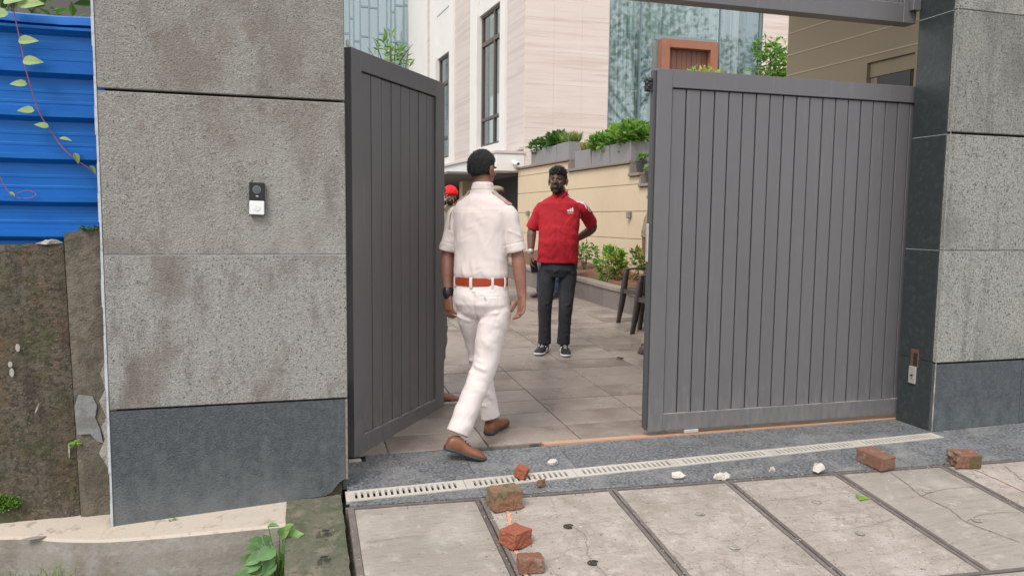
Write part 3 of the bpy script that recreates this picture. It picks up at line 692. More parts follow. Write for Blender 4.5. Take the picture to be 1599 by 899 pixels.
for x, yy, sz in ((-1.22, 3.93, .035),):
    vs = [bm.verts.new((x+sz*1.4*cos(a)*(1+.2*sin(2*a)), yy+sz*.5*sin(a), -.1465)) for a in np.linspace(0, 2*pi, 12, endpoint=False)]; bm.faces.new(vs)
obj('chipped_patch', bm, M_curb, kb)

# ================================================================== left boundary: mossy wall, blue sheet, vine
mw = thing('old_wall', (-1.6, 4.15, 0), 'mossy brown plastered wall under the blue sheet', 'wall')
def rough_wall(name, poly, y, m, parent, depth=.2, amp=.006, res=.03):
    xs_ = [p[0] for p in poly]; zs_ = [p[1] for p in poly]; bm = bmesh.new()
    (xl0, zb0), (xr0, zb1), (xr1, zt1), (xl1, zt0) = poly
    nx = int(abs(xr0-xl0)/res)+1; nz_ = int(abs(zt0-zb0)/res)+1; g = []
    for b in range(nz_+1):
        row = []
        for a in range(nx+1):
            t, s_ = a/nx, b/nz_
            x = (xl0+(xr0-xl0)*t)*(1-s_)+(xl1+(xr1-xl1)*t)*s_; z = (zb0+(zb1-zb0)*t)*(1-s_)+(zt0+(zt1-zt0)*t)*s_
            if b == nz_: z += .012*noise.noise(V((x*12, 3, 4)))
            yy = y+amp*noise.noise(V((x*5, z*5, 1)))+amp*.5*noise.noise(V((x*17, z*17, 1)))+(.006 if a in (0, nx) or b == nz_ else 0)
            row.append(bm.verts.new((x, yy, z)))
        g.append(row)
    for b in range(nz_):
        for a in range(nx): bm.faces.new((g[b][a], g[b][a+1], g[b+1][a+1], g[b+1][a]))
    be = [e for e in bm.edges if len(e.link_faces) == 1]; ex = bmesh.ops.extrude_edge_only(bm, edges=be)
    for v in [v for v in ex['geom'] if isinstance(v, bmesh.types.BMVert)]: v.co.y = y+depth
    return obj(name, bm, m, parent, smooth=False)
rough_wall('wall', [(-4, -.15), (-1.066, -.15), (-1.090, 1.235), (-4, 1.225)], 4.10, M_mosswall, mw)
bp_ = rough_wall('buttress', [(-1.060, -.15), (-.84, -.15), (-.84, 1.345), (-1.083, 1.285)], 4.085, M_oldplaster, mw)
bm = bmesh.new(); pp = [(-1.058, .30), (-1.065, .44), (-1.045, .50), (-.985, .49), (-.965, .44), (-.975, .38), (-.955, .32), (-.945, .25), (-.97, .26), (-1.0, .30)]
a_, b_ = [bm.verts.new((x, 4.0755, z)) for x, z in pp], None; bm.faces.new(a_); obj('cement_patch', bm, M_patch, bp_)
bm = bmesh.new(); pp = [(-.84, .10), (-.925, .12), (-.965, .20), (-.935, .27), (-.95, .33), (-.925, .38), (-.955, .46), (-.925, .52), (-.945, .60), (-.915, .68), (-.84, .74)]
bm.faces.new([bm.verts.new((x, 4.0745, z)) for x, z in pp]); obj('cement_patch', bm, M_white_dirt, bp_)
for (x, z, h) in ((-1.33, .62, .045), (-1.30, .74, .04), (-1.335, .66, .03), (-1.10, .22, .08), (-1.23, .44, .05)):
    bm = bmesh.new(); vs = [bm.verts.new((x+(.010 if h < .05 else .004)*cos(a)+.01*sin(a)*(h == .05), 4.088, z+h*.5*sin(a))) for a in np.linspace(0, 2*pi, 9, endpoint=False)]
    bm.faces.new(vs); obj('white_mark', bm, M_white_dirt, mw)
for (x, yy, z, r) in ((-1.15, 4.09, 1.245, .05),):
    o = blob('rubble', (x, 4.11, 1.232), (.12, .06, .03), M_white_dirt, seed=4); tag(o, 'flat grey rubble piece on top of the mossy wall edge', 'rubble')
# top-edge greenery on the buttress
foliage('ledge_moss', mw, (-.99, 4.075, 1.315), (.09, .012, .012), 60, .022, [M_leaf_dk, M_leaf_mid], seed=3)
# moss patch bottom-left
o = foliage('moss_patch', mw, (-1.42, 4.082, -.02), (.10, .006, .045), 900, .011, [M_moss], seed=5, W=.9); tag(o, kind='stuff')

# blue corrugated sheet: one trapezoid profile extruded along x
bs = thing('blue_sheet_fence', (-1.6, 4.14, 1.2), 'ribbed blue metal sheet fence above the mossy wall', 'fence')
prof = []   # (z, y) bottom to top
z = 1.20
edges = [1.268, 1.435, 1.639, 1.839, 2.044, 2.243]
prof = [(1.20, 4.150), (1.236, 4.150)]
for i, e in enumerate(edges[:-1]):
    # valley (dark underside) then face slope out to next rib
    prof += [(e-.018, 4.150), (e+.004, 4.118), (e+.030, 4.118), (e+.034, 4.150), (e+.066, 4.150), (e+.068, 4.1485), (e+.080, 4.1485), (e+.082, 4.150), (e+.118, 4.150), (e+.120, 4.1485), (e+.132, 4.1485), (e+.134, 4.150)]
prof += [(2.225, 4.150), (2.250, 4.118), (2.262, 4.118), (2.264, 4.150), (2.272, 4.150), (2.276, 4.122), (2.312, 4.128), (2.325, 4.16), (2.31, 4.18)]
bm = bmesh.new(); prev = None
for i, x in enumerate(np.linspace(-3.6, -.80, 45)):
    row = [bm.verts.new((x, yy+.0015*noise.noise(V((x*4, zz*9, 0))), zz+.003*noise.noise(V((x*3, 0, 2)))+(.012*noise.noise(V((x*9, 1, 2))) if zz > 2.27 else 0))) for zz, yy in prof]
    if prev:
        for k in range(len(row)-1): bm.faces.new((prev[k], row[k], row[k+1], prev[k+1]))
    prev = row
obj('metal_sheet', bm, M_blue, bs)
for x in (-2.9, -1.85, -.86):
    mkbox('post', (x, x+.05, 4.19, 4.24, 1.1, 2.3), M_steel, bs)

# hanging vine: stem parts + each leaf its own part
def vine(label, pts, leaves, y, r=.0028, extra=None):
    t = thing('vine', (pts[0][0], y, pts[0][1]), label, 'vine')
    bm = bmesh.new(); tube(bm, [(x, y+.008*sin(i*1.7), z) for i, (x, z) in enumerate(pts)], [r]*(len(pts)-1)+[r*.6], n=7, k=6); obj('stem', bm, M_stem, t, smooth=True)
    for (x, z, L, ang, up) in leaves:
        bm = bmesh.new(); c = V((x, y-.012, z)); d = V((cos(ang), -.15, sin(ang)))
        leafshape(bm, c, d, V((0, -sin(up), cos(up))), L, L*.62, curl=.12, fold=.16)
        bmesh.ops.translate(bm, verts=bm.verts, vec=V((-d.x*L*.3, 0, -d.z*L*.3)))
        obj('leaf', bm, M_leaf_vine, t, recalc=False)
    return t
random.seed(11)
vine('long purple vine with pale heart leaves hanging diagonally over the blue sheet', [(-1.262, 2.40), (-1.248, 2.301), (-1.221, 2.144), (-1.203, 2.029), (-1.162, 1.855), (-1.10, 1.739), (-1.044, 1.666), (-.951, 1.593)],
     [(-1.205, 2.178, .085, .12, 1.1), (-1.19, 2.086, .088, .05, 1.1), (-1.225, 1.981, .07, pi, 1.0), (-1.20, 1.861, .07, pi, 1.0), (-1.140, 1.792, .06, pi-.2, .9),
      (-1.062, 1.735, .055, -.1, .5), (-1.012, 1.655, .055, -1.2, .2), (-.945, 1.60, .05, -1.0, .2), (-1.255, 2.352, .10, .3, .9), (-1.30, 2.29, .11, pi+.1, 1.0), (-1.19, 2.345, .11, .15, 1.1)], 4.085)
vine('thin purple vine stem looping down at the left picture edge', [(-1.36, 2.25), (-1.335, 2.05), (-1.34, 1.86), (-1.36, 1.70), (-1.345, 1.57), (-1.31, 1.485), (-1.27, 1.455), (-1.21, 1.455), (-1.195, 1.475), (-1.23, 1.488), (-1.27, 1.475)],
     [(-1.29, 1.475, .03, -.6, .4)], 4.088, r=.0022)
def sprig(name, label, base, hts, m, seed, L=.05, W=.6, spread=.5, n=6, cat='weed', pts=6, group=None):
    random.seed(seed); t = thing(name, base, label, cat, group)
    for k in range(hts[1]):
        a = 2*pi*k/max(1, hts[1])+random.random(); top = V(base)+V((cos(a)*spread*hts[0], sin(a)*spread*hts[0]*.6, hts[0]*random.uniform(.6, 1)))
        mid = V(base).lerp(top, .5)+V((0, 0, hts[0]*.1)); bm = bmesh.new(); tube(bm, [V(base), mid, top], [.003, .0025, .0015], n=6, k=4); obj('stem', bm, M_gstem, t, smooth=True)
        for j in range(n):
            f = random.uniform(.35, 1); p = V(base).lerp(top, f)+V((0, 0, hts[0]*.08*sin(f*pi))); b2 = random.uniform(0, 2*pi)
            bm = bmesh.new(); l = L*random.uniform(.6, 1.15); d = V((cos(b2), sin(b2)*.8-.15, random.uniform(-.35, .35))); leafshape(bm, p, d, V((random.uniform(-.4, .4), -.5, 1)), l, l*W, pts=pts, curl=.25)
            obj('leaf', bm, m, t, recalc=False)
    return t
sprig('weed', 'tiny bright green weed sprouting from the crack in the mossy wall', (-1.065, 4.075, .238), (.03, 3), M_leaf_lt, 4, L=.035, n=3, pts=4)
sprig('weed', 'small seedling at the foot of the left pillar on the cream kerb', (-.62, 3.93, -.135), (.025, 2), M_leaf_lt, 5, L=.02, n=3, pts=4)
sprig('weed', 'small dark weed between the first two concrete slabs at the bottom', (.58, 2.90, gz(.58, 2.9)), (.02, 3), M_leaf_mid, 9, L=.03, n=4, pts=4)

# big-leaved weed at the kerb corner (leaves placed one by one)
t = thing('leafy_weed', (-.11, 3.55, -.36), 'broad-leaved green weed growing at the kerb end beside the mossy slab', 'weed')
lv = [(-.115, -.17, .11, 1.0, .3), (-.165, -.10, .075, .2, 1.2), (-.19, -.165, .10, 2.6, .5), (-.13, -.19, .15, 3.35, .6), (-.085, -.17, .14, -.05, .45), (-.10, -.19, .13, -1.0, .25),
      (-.20, -.25, .14, 3.5, .6), (-.14, -.24, .13, -2.2, .3), (-.06, -.24, .14, -.75, .4), (-.17, -.29, .12, -1.6, .2), (-.02, -.28, .12, -.5, .5), (-.24, -.30, .12, 2.9, .5), (-.10, -.29, .13, -1.5, .3), (-.21, -.20, .09, 2.9, .9), (-.05, -.21, .09, .3, .9), (-.15, -.215, .11, -1.9, .35), (-.09, -.135, .07, .8, .9), (-.02, -.235, .10, -.2, .5), (-.19, -.275, .12, -2.6, .3), (-.16, -.16, .09, 1.9, .8), (-.07, -.18, .10, .5, .8), (-.11, -.225, .12, -.9, .3), (-.20, -.225, .11, -2.8, .4), (-.03, -.255, .11, -1.2, .4), (-.13, -.26, .12, -1.4, .25), (-.23, -.26, .10, 2.5, .6), (.0, -.22, .09, .1, .7)]
for i, (x, z, L, ang, up) in enumerate(lv):
    z += .055; x += .015
    yy = 3.58-.03*(i % 4); bm = bmesh.new(); tube(bm, [V((-.11, 3.57, -.34)), V(((x-.11)/2, yy+.01, (z-.34)/2+.03)), V((x, yy, z))], [.0035, .003, .002], n=6, k=4); obj('stem', bm, M_gstem, t, smooth=True)
    bm = bmesh.new(); leafshape(bm, V((x, yy, z)), V((cos(ang), -.35, sin(ang)*.9)), V((.1*sin(i), -cos(up)*1.0, .55+.5*up)), L*.70, L*.50, curl=.2, fold=.14); obj('leaf', bm, M_leaf_weed if i % 4 else M_leaf_lt2, t, recalc=False)
# grass at the kerb foot
bm = bmesh.new(); random.seed(2)
for i in range(520):
    x = random.uniform(-1.6, -.35) if i < 380 else random.uniform(-.35, .0); y = 3.93-.28*(x+1.39)/1.3*.9-random.random()**2*.5-.03
    h = random.uniform(.05, .15)*(1.1 if x < -1.0 else .55); a = random.uniform(0, pi); lean = V((random.uniform(-.4, .4), random.uniform(-.4, .2), 1))*h
    c = V((x, y, -.365)); s_ = V((cos(a), sin(a), 0))*.0035
    v = [bm.verts.new(p) for p in (c-s_, c+s_, c+lean*.6+s_*.6, c+lean*.6-s_*.6)]; tp = bm.verts.new(c+lean+V((lean.x*.4, lean.y*.4, -.01)))
    bm.faces.new(v); bm.faces.new((v[3], v[2], tp))
tag(obj('grass', bm, M_grass, recalc=False), 'short grass tufts at the foot of the kerb', 'grass', kind='stuff')

# ================================================================== gate pillars
def panel(name, x0, x1, y0, y1, z0, z1, m, par, bev=.004):
    return mkbox(name, (x0, x1, y0, y1, z0, z1), m, par, bev)
lp = thing('gate_pillar', (-.33, 4.2, -.15), 'left gate pillar of rough granite with a doorbell on it', 'pillar')
mkbox('core', (-.86, .205, 3.995, 4.62, -.3, 3.9), M_dark, lp, 0)
for (a, b, m) in ((.441, 1.186, M_granite_pale), (1.189, 1.954, M_granite), (1.966, 2.76, M_granite), (2.77, 3.9, M_granite)):
    panel('stone_panel', -.886, .240, 3.963, 4.0, a, b, m, lp)
    panel('side_panel', .208, .2395, 4.003, 4.62, a, b, m, lp)
# plinth panel with a broken lower right corner
bm = bmesh.new(); poly = [(-.888, -.150), (.09, -.080), (.125, -.078), (.155, -.062), (.175, -.035), (.195, -.012), (.226, .005), (.2265, .432), (-.888, .432)]
F_ = [bm.verts.new((x, 3.9665, z)) for x, z in poly]; B_ = [bm.verts.new((x, 3.999, z)) for x, z in poly]
bm.faces.new(F_); bm.faces.new(B_[::-1])
for i in range(len(poly)): j = (i+1) % len(poly); bm.faces.new((F_[i], B_[i], B_[j], F_[j]))
obj('plinth_panel', bm, M_plinth, lp)
panel('side_panel', .212, .2395, 4.003, 4.27, -.07, .432, M_plinth, lp)
mkbox('corner_mortar', (.08, .21, 3.985, 4.02, -.12, .03), M_mosswall, lp)
bm = bmesh.new()
for i in range(30):
    za, zb = -.14+i*.135, -.14+(i+1)*.135; wv = .002*sin(i*2.1)
    box(bm, -.8985+wv, -.8875, 3.9615+.001*(i % 2), 3.99, za, zb)
obj('grout_bead', bm, M_grout, lp)
mkbox('joint_grout', (-.885, .239, 3.9645, 3.99, 1.1862, 1.1888), M_grout, lp, 0)
mkbox('corner_bead', (.2275, .2405, 3.9645, 3.998, .0, .43), M_coping, lp, .003)

rpw = thing('gate_pillar', (4.7, 4.2, 0), 'right gate pillar of grey granite with a dark polished reveal', 'pillar')
mkbox('core', (4.085, 6.4, 4.0, 4.27, -.1, 3.9), M_dark, rpw, 0)
for (a, b) in ((.463, 1.203), (1.206, 1.955), (1.970, 2.735), (2.738, 3.9)):
    panel('stone_panel', 4.052, 5.6, 3.9635, 3.997, a, b, M_granite_grey, rpw); panel('stone_panel', 5.604, 6.4, 3.9635, 3.997, a, b, M_granite_grey, rpw)
for (a, b) in ((.463, 1.203), (1.206, 1.955), (1.958, 2.735), (2.738, 3.9)):
    panel('reveal_panel', 4.050, 4.082, 3.9985, 4.278, a, b, M_reveal, rpw, .002)
panel('plinth_panel', 4.052, 4.795, 3.968, 3.997, -.02, .450, M_plinth, rpw, .003); panel('plinth_panel', 4.799, 6.4, 3.968, 3.997, -.02, .450, M_plinth, rpw, .003)
panel('reveal_panel', 4.050, 4.082, 3.9985, 4.278, -.02, .460, M_reveal, rpw, .002)
for z in (1.2035, 1.9552, 2.7352): mkbox('joint_grout', (4.0515, 4.08, 4.0, 4.277, z, z+.0028), M_grout, rpw, 0)
mkbox('corner_bead', (4.0492, 4.0545, 3.9615, 3.9690, -.01, .455), M_white_dirt, rpw, .001)
mkbox('corner_bead', (4.0492, 4.0535, 3.9605, 3.9655, .455, 3.9), M_granite_pale, rpw, .001)
# latch slot with rust and its steel keep
mkbox('latch_slot', (4.0475, 4.06, 4.108, 4.178, .400, .525), M_rust, rpw, .004); mkbox('latch_hole', (4.0465, 4.06, 4.118, 4.152, .412, .500), M_dark, rpw, 0)
kp = mkbox('keep_plate', (4.038, 4.0495, 4.118, 4.178, .288, .405), M_steel, rpw, .002)
bm = bmesh.new(); tube(bm, [(4.034, 4.148, .345), (4.040, 4.148, .345)], [.008, .008], n=10, k=1); obj('keyhole', bm, M_dark, kp)
bm = bmesh.new(); tube(bm, [(4.035, 4.148, .322), (4.0385, 4.148, .322)], [.003, .003], n=8, k=1); obj('screw', bm, M_dark, kp)

# doorbell camera on the left pillar
db = thing('doorbell', (-.19, 3.955, 1.46), 'black and white doorbell camera fixed on the left granite pillar', 'doorbell')
def tiltbox(name, x0, x1, y0, y1, z0, z1, m, bev=.004):
    bm = bmesh.new(); box(bm, x0, x1, y0, y1, z0, z1, bev=bev); return bm
Rz = lambda bm: bmesh.ops.rotate(bm, verts=bm.verts, cent=V((-.19, 3.95, 1.46)), matrix=Matrix.Rotation(radians(1.2), 3, 'Y'))
b1 = tiltbox('', -.226, -.153, 3.938, 3.961, 1.384, 1.545, M_black); Rz(b1); obj('housing', b1, M_black, db)
b1 = tiltbox('', -.2245, -.1545, 3.9335, 3.940, 1.387, 1.4545, M_whiteplastic, .003); Rz(b1); bt = obj('button_plate', b1, M_whiteplastic, db)
def disc(name, c, r, dy, m, par, n=24):
    bm = bmesh.new(); tube(bm, [(c[0], c[1]+dy, c[2]), (c[0], c[1], c[2])], [r, r*.96], n=n, k=1, cap=False); return obj(name, bm, m, par, smooth=False)
disc('button', (-.189, 3.9325, 1.421), .017, .0025, M_whiteplastic, bt); disc('button', (-.189, 3.9312, 1.421), .0155, .002, mat('button_face', (.78, .79, .8), rough=.3), bt)
disc('lens_ring', (-.189, 3.9365, 1.510), .0205, .003, mat('lens_ring', (.16, .16, .17), rough=.4), db); disc('lens', (-.189, 3.9345, 1.510), .014, .003, M_greyplastic, db)
mkbox('indicator', (-.194, -.182, 3.9372, 3.9385, 1.4765, 1.4795), M_whiteplastic, db, 0)

# ================================================================== gates
def gate_panel(root, O, u, z0, z1, L, stile0, rail, npitch, slat0, nsl, stile1=.11, thick=.05, edge=True):
    """O: hinge-side foot of the visible face, u: unit direction along the gate; n points to the viewer's side"""
    u = V(u).normalized(); n = V((u.y, -u.x, 0)); Zu = V((0, 0, 1))
    def bx(name, a0, a1, d0, d1, za, zb, m, bev=.0025):
        bm = bmesh.new(); P = [V(O)+u*a+n*d+Zu*z for z in (za, zb) for a, d in ((a0, d1), (a1, d1), (a1, d0), (a0, d0))]
        hexa(bm, P, bev=bev); return obj(name, bm, m, root)
    bx('stile', 0, stile0, -thick, 0, z0, z1, M_gate); 
    bx('stile', L-stile1, L, -thick, 0, z0, z1, M_gate)
    bx('rail', stile0+.0006, L-stile1-.0006, -thick, -.0003, z1-rail, z1, M_gate); bx('rail', stile0+.0006, L-stile1-.0006, -thick, -.0003, z0, z0+rail, M_gate)
    bx('backing_sheet', stile0, L-stile1, -thick+.006, -.030, z0+rail, z1-rail, M_gate_in, 0)
    bx('lower_lip', stile0+.002, L-stile1-.002, -.012, -.0015, z0+rail+.0005, z0+rail+.0035, M_dust, 0)
    for i in range(nsl):
        a0 = slat0+i*npitch+.0045; a1 = min(slat0+(i+1)*npitch-.0045, L-stile1-.003)
        if a1-a0 < .02: continue
        bx('slat', a0, a1, -.026, -.013+.0012*sin(i*2.3), z0+rail+.004, z1-rail-.006, M_gate, .0015)
    return bx
sg = thing('sliding_gate', (3.1, 4.31, .03), 'wide grey slatted sliding gate on the right standing nearly shut', 'gate')
bx = gate_panel(sg, (2.140, 4.301, 0), (1, 0, 0), .032, 2.309, 2.75, .104, .110, .1003, .106, 25, stile1=.11, thick=.06)
mkbox('end_strip', (2.118, 2.1385, 4.312, 4.352, .05, 2.30), mat('gate_end', (.07, .07, .075), rough=.5), sg)
mkbox('lock_plate', (2.108, 2.1175, 4.315, 4.345, 1.12, 1.36), M_steel, sg)
mkbox('guide_roller', (2.40, 2.50, 4.294, 4.34, .008, .030), M_drain, sg)
blob_o = blob('bracket', (2.098, 4.335, 2.17), (.045, .04, .085), M_black, seed=3, squareness=.6, rough=.35)
blob_o.parent = sg; blob_o.matrix_parent_inverse = parent_inv(sg)

lg = thing('swing_gate', (.27, 4.28, 0), 'narrow dark grey slatted gate leaf swung inward beside the left pillar', 'gate')
uu = V((.74, 1.0, 0)).normalized()
bx = gate_panel(lg, V((.300, 4.318, 0)), uu, .0, 2.31, 1.175, .104, .110, .1176, .104, 8, stile1=.130, thick=.055)
# the leaf's hinge edge strip
mkbox('hinge_pin', (.272, .292, 4.315, 4.335, 2.312, 2.345), M_steel, lg); mkbox('hinge_plate', (.262, .335, 4.285, 4.335, -.03, -.008), M_drain, lg)

ob = thing('overhead_gate_panel', (2.1, 4.32, 2.7), 'grey slatted panel spanning the gateway overhead between the two pillars', 'gate panel')
gate_panel(ob, (.244, 4.301, 0), (1, 0, 0), 2.723, 3.75, 3.804, .10, .122, .1003, .06, 38, stile1=.105, thick=.10)
mkbox('bracket', (3.985, 4.047, 4.262, 4.2995, 2.80, 2.87), M_gate, ob)
# boundary wall beyond the right pillar
bw = thing('boundary_wall', (8, 4.3, 0), 'grey boundary wall carrying on beyond the right gate pillar', 'wall')
mkbox('wall', (6.41, 14, 4.0, 4.2, -.3, 3.2), M_granite_grey, bw)

# ================================================================== loose bricks and stones on the apron
def rubble(name, cat, label, x, y, size, m, group=None, **k):
    o = blob(name, (x, y, gz(x, y)-.002), size, m, **k); return tag(o, label, cat, group)
rubble('brick', 'brick', 'large weathered brown half brick lying across the first slab joint', .998, 3.60, (.165, .115, .105), M_brick_old, squareness=.72, rough=.16, seed=2, rot=.1, sub=4)
rubble('brick', 'brick', 'broken orange-faced brick lump midway along the orange line', .958, 3.255, (.120, .115, .078), M_brick_br, squareness=.62, rough=.2, seed=6, rot=.5, sub=4, freq=1.1)
rubble('brick', 'brick', 'flat brown brick nearest the bottom edge of the picture', .965, 3.045, (.115, .09, .062), M_brick, squareness=.75, rough=.14, seed=9, rot=-.1, sub=4)
rubble('brick_chunk', 'brick', 'small bright orange brick chunk lying on the drain cover', 1.175, 3.893, (.062, .07, .065), M_brick_br, squareness=.55, rough=.25, seed=12, freq=1.1, rot=.9, tilt=.3)
rubble('brick_chunk', 'brick', 'small dull red brick chunk in front of the drain', 1.252, 3.765, (.062, .055, .05), M_brick, squareness=.35, rough=.24, seed=14, freq=1.1, rot=.2)
gW = 'white rubble stones on the threshold'
rubble('stone', 'stone', 'small white stone behind the drain, alone on the dark granite', 1.402, 4.015, (.066, .048, .038), M_chalk, gW, squareness=.4, seed=21)
rubble('stone', 'stone', 'white stone in front of the sliding gate end, leftmost of the front row', 2.028, 3.69, (.078, .06, .046), M_chalk, gW, squareness=.3, seed=22)
rubble('stone', 'stone', 'largest white lumpy stone at the top of the third slab joint', 2.27, 3.635, (.096, .062, .052), M_chalk, gW, squareness=.2, seed=29, rough=.3)
rubble('stone', 'stone', 'smallest white stone between two bigger ones in front of the drain', 2.592, 3.64, (.052, .045, .040), M_chalk, gW, squareness=.4, seed=24)
rubble('stone', 'stone', 'rounded white stone left of the clean red brick', 2.86, 3.565, (.086, .072, .060), M_chalk, gW, squareness=.25, seed=25)
bm = bmesh.new(); random.seed(77)
def grit_at(x, y, r):
    c = V((x, y, gz(x, y)+r*.35)); vs = [bm.verts.new(c+V((r*random.uniform(.5, 1.2)*a, r*random.uniform(.5, 1.2)*b, r*random.uniform(.3, .8)*d))) for a, b, d in ((1, 0, 0), (-1, .2, 0), (0, 1, 0), (.1, -1, 0), (0, 0, 1))]
    mi = random.choice((0, 0, 1, 2))
    for f in ((0, 2, 4), (2, 1, 4), (1, 3, 4), (3, 0, 4)): bm.faces.new([vs[i] for i in f]).material_index = mi
for i in range(420): x = random.uniform(.3, 5.5); grit_at(x, random.uniform(e0+slant(x), top_edge(x)), random.uniform(.0015, .0045))
for i in range(260): x = random.uniform(.3, 5.5); grit_at(x, top_edge(x)+random.gauss(.0, .02), random.uniform(.0015, .005))
for j in jx[:7]:
    for i in range(60): y = random.uniform(2.75, 3.7); grit_at(j+random.gauss(0, .012), y+slant(j), random.uniform(.0015, .0045))
for i in range(160): bx_c, by_c = random.choice(((1.0, 3.55), (.96, 3.22), (.97, 3.0), (3.26, 3.55), (3.78, 3.42), (1.2, 3.85))); grit_at(bx_c+random.gauss(0, .08), by_c+random.gauss(0, .05), random.uniform(.002, .006))
for i in range(120): grit_at(random.uniform(.3, 4), random.uniform(4.25, 4.36), random.uniform(.001, .003))
tag(obj('grit', bm, [M_soil2, M_brick, M_chalk], recalc=False), 'scattered grit and brick crumbs on the slabs and threshold', 'grit', kind='stuff')
# two whole half bricks on the right, one stamped, one mossy
def half_brick(x, y, rot, size, label, ms, seed, frog=True):
    bm = bmesh.new(); bmesh.ops.create_cube(bm, size=1); bmesh.ops.subdivide_edges(bm, edges=bm.edges, cuts=14, use_grid_fill=True)
    for v in bm.verts:
        p = V((v.co.x*size[0], v.co.y*size[1], v.co.z*size[2])); s_ = seed*2.7
        e = (abs(v.co.x) > .46)+(abs(v.co.y) > .46)+(abs(v.co.z) > .46)
        p *= 1+.03*noise.noise(p*25+V((s_, 0, 0)))+(-.035-.05*abs(noise.noise(p*40+V((s_, 0, 0)))) if e >= 2 else 0)
        if v.co.x < -.45 and seed == 2: p.x += .03*noise.noise(p*30+V((4, s_, 0)))
        if frog and v.co.z > .49 and -.12 < v.co.x < .38 and abs(v.co.y) < .26:
            if not (abs(v.co.x-.12) < .14 and abs(v.co.y) < .12): p.z -= .006
        v.co = p
    for f in bm.faces:
        if seed == 2 and f.calc_center_median().x > size[0]*.46: f.material_index = 1
        if seed == 2 and f.calc_center_median().y < -size[1]*.46 and f.calc_center_median().x > 0: f.material_index = 1
    bmesh.ops.rotate(bm, verts=bm.verts, cent=V((0, 0, 0)), matrix=Matrix.Rotation(rot, 3, 'Z'))
    zmin = min(v.co.z for v in bm.verts)
    for v in bm.verts: v.co.z -= zmin
    o = obj('brick', bm, ms); o.location = (x, y, gz(x, y)); o.rotation_euler.x = radians(4); tag(o, label, 'brick'); return o
half_brick(3.262, 3.585, radians(98), (.185, .115, .080), 'clean red brick with a stamped frog at the granite edge', [M_brick, M_brick], 1)
half_brick(3.785, 3.460, radians(-14), (.145, .115, .082), 'broken red brick with a green mossy end at the far right', [M_brick, M_brick_moss], 2, frog=False)
bm = bmesh.new(); a = bm.verts.new((2.85, 3.225, gz(2.87, 3.25)+.006)); b = bm.verts.new((2.93, 3.235, gz(2.9, 3.25)+.005)); c = bm.verts.new((2.875, 3.29, gz(2.87, 3.25)+.014))
bm.faces.new((a, b, c)); tag(obj('fallen_leaf', bm, M_leaf_lt), 'torn pale green leaf lying on the fourth concrete slab', 'leaf')
bm = bmesh.new(); leafshape(bm, V((2.87, 6.45, gz(2.87, 6.47)+.008)), V((1, .2, 0)), V((0, 0, 1)), .09, .05); tag(obj('fallen_leaf', bm, M_bark), 'small dark dead leaf on the driveway stones', 'leaf')

# ================================================================== retaining wall, planter bed, terrace
def rwx(y): return 5.61-.061*y
rw = thing('retaining_wall', (4.9, 12, 0), 'beige grooved retaining wall stepping down beside the driveway', 'wall')
tops = [(15.9, 13.15, 2.45), (13.15, 10.80, 2.25), (10.80, 10.47, 2.05), (10.47, 10.20, 1.88), (10.20, 9.93, 1.70), (9.93, 9.66, 1.52), (9.66, 9.39, 1.34), (9.39, 9.1, 1.16)]
bands = [(0, .70, M_beige_low), (.70, 1.10, M_beige), (1.10, 1.52, M_beige), (1.52, 1.93, M_beige), (1.93, 2.30, M_beige), (2.30, 2.6, M_beige)]
def wq(name, y0, y1, z0, z1, m, off0=.0, off1=.2, par=None, bev=.004, fn=rwx):
    bm = bmesh.new(); P = [(fn(y)+o, y, z) for z in (z0, z1) for (y, o) in ((y1, off0), (y0, off0), (y0, off1), (y1, off1))]
    hexa(bm, P, bev=bev); return obj(name, bm, m, par)
for (ya, yb, zt) in tops:
    wq('groove_backing', ya, yb, -.1, zt-.01, M_groove, .012, .2, rw, 0)
    for (z0, z1, m) in bands:
        if z0 >= zt-.02: continue
        wq('render_band', ya-.0005, yb+.0005, z0-(0 if z0 else .1), min(z1, zt-.001)-.009, m, .0, .011, rw, .002)
    wq('coping_stone', ya, yb-.02, zt, zt+.045, M_coping, -.045, .26, rw, .006)
    wq('riser_block', yb+.03, yb-.02, zt-.18, zt-.002, M_coping, -.012, .24, rw, .004)
for (y, z) in ((10.75, 1.46), (15.2, 1.50)):
    t = thing('wall_light', (rwx(y), y, z), ('small grey wall light on the beige wall to the right of the red shirt' if y < 12 else 'small grey wall light on the beige wall left of the red shirt'), 'wall light', 'lights on the retaining wall')
    mkbox('housing', (rwx(y)-.065, rwx(y)-.01, y-.04, y+.04, z-.05, z+.05), M_planterbox, t, .008); mkbox('bracket', (rwx(y)-.015, rwx(y)+.0, y-.035, y+.035, z-.05, z+.05), M_pot, t)
# terrace behind it
bm = bmesh.new(); box(bm, 5.05, 14, 8.3, 15.88, -.1, 2.22); box(bm, 4.86, 5.06, 13.2, 15.88, 2.0, 2.24); tag(obj('terrace', bm, M_coping), kind='structure')
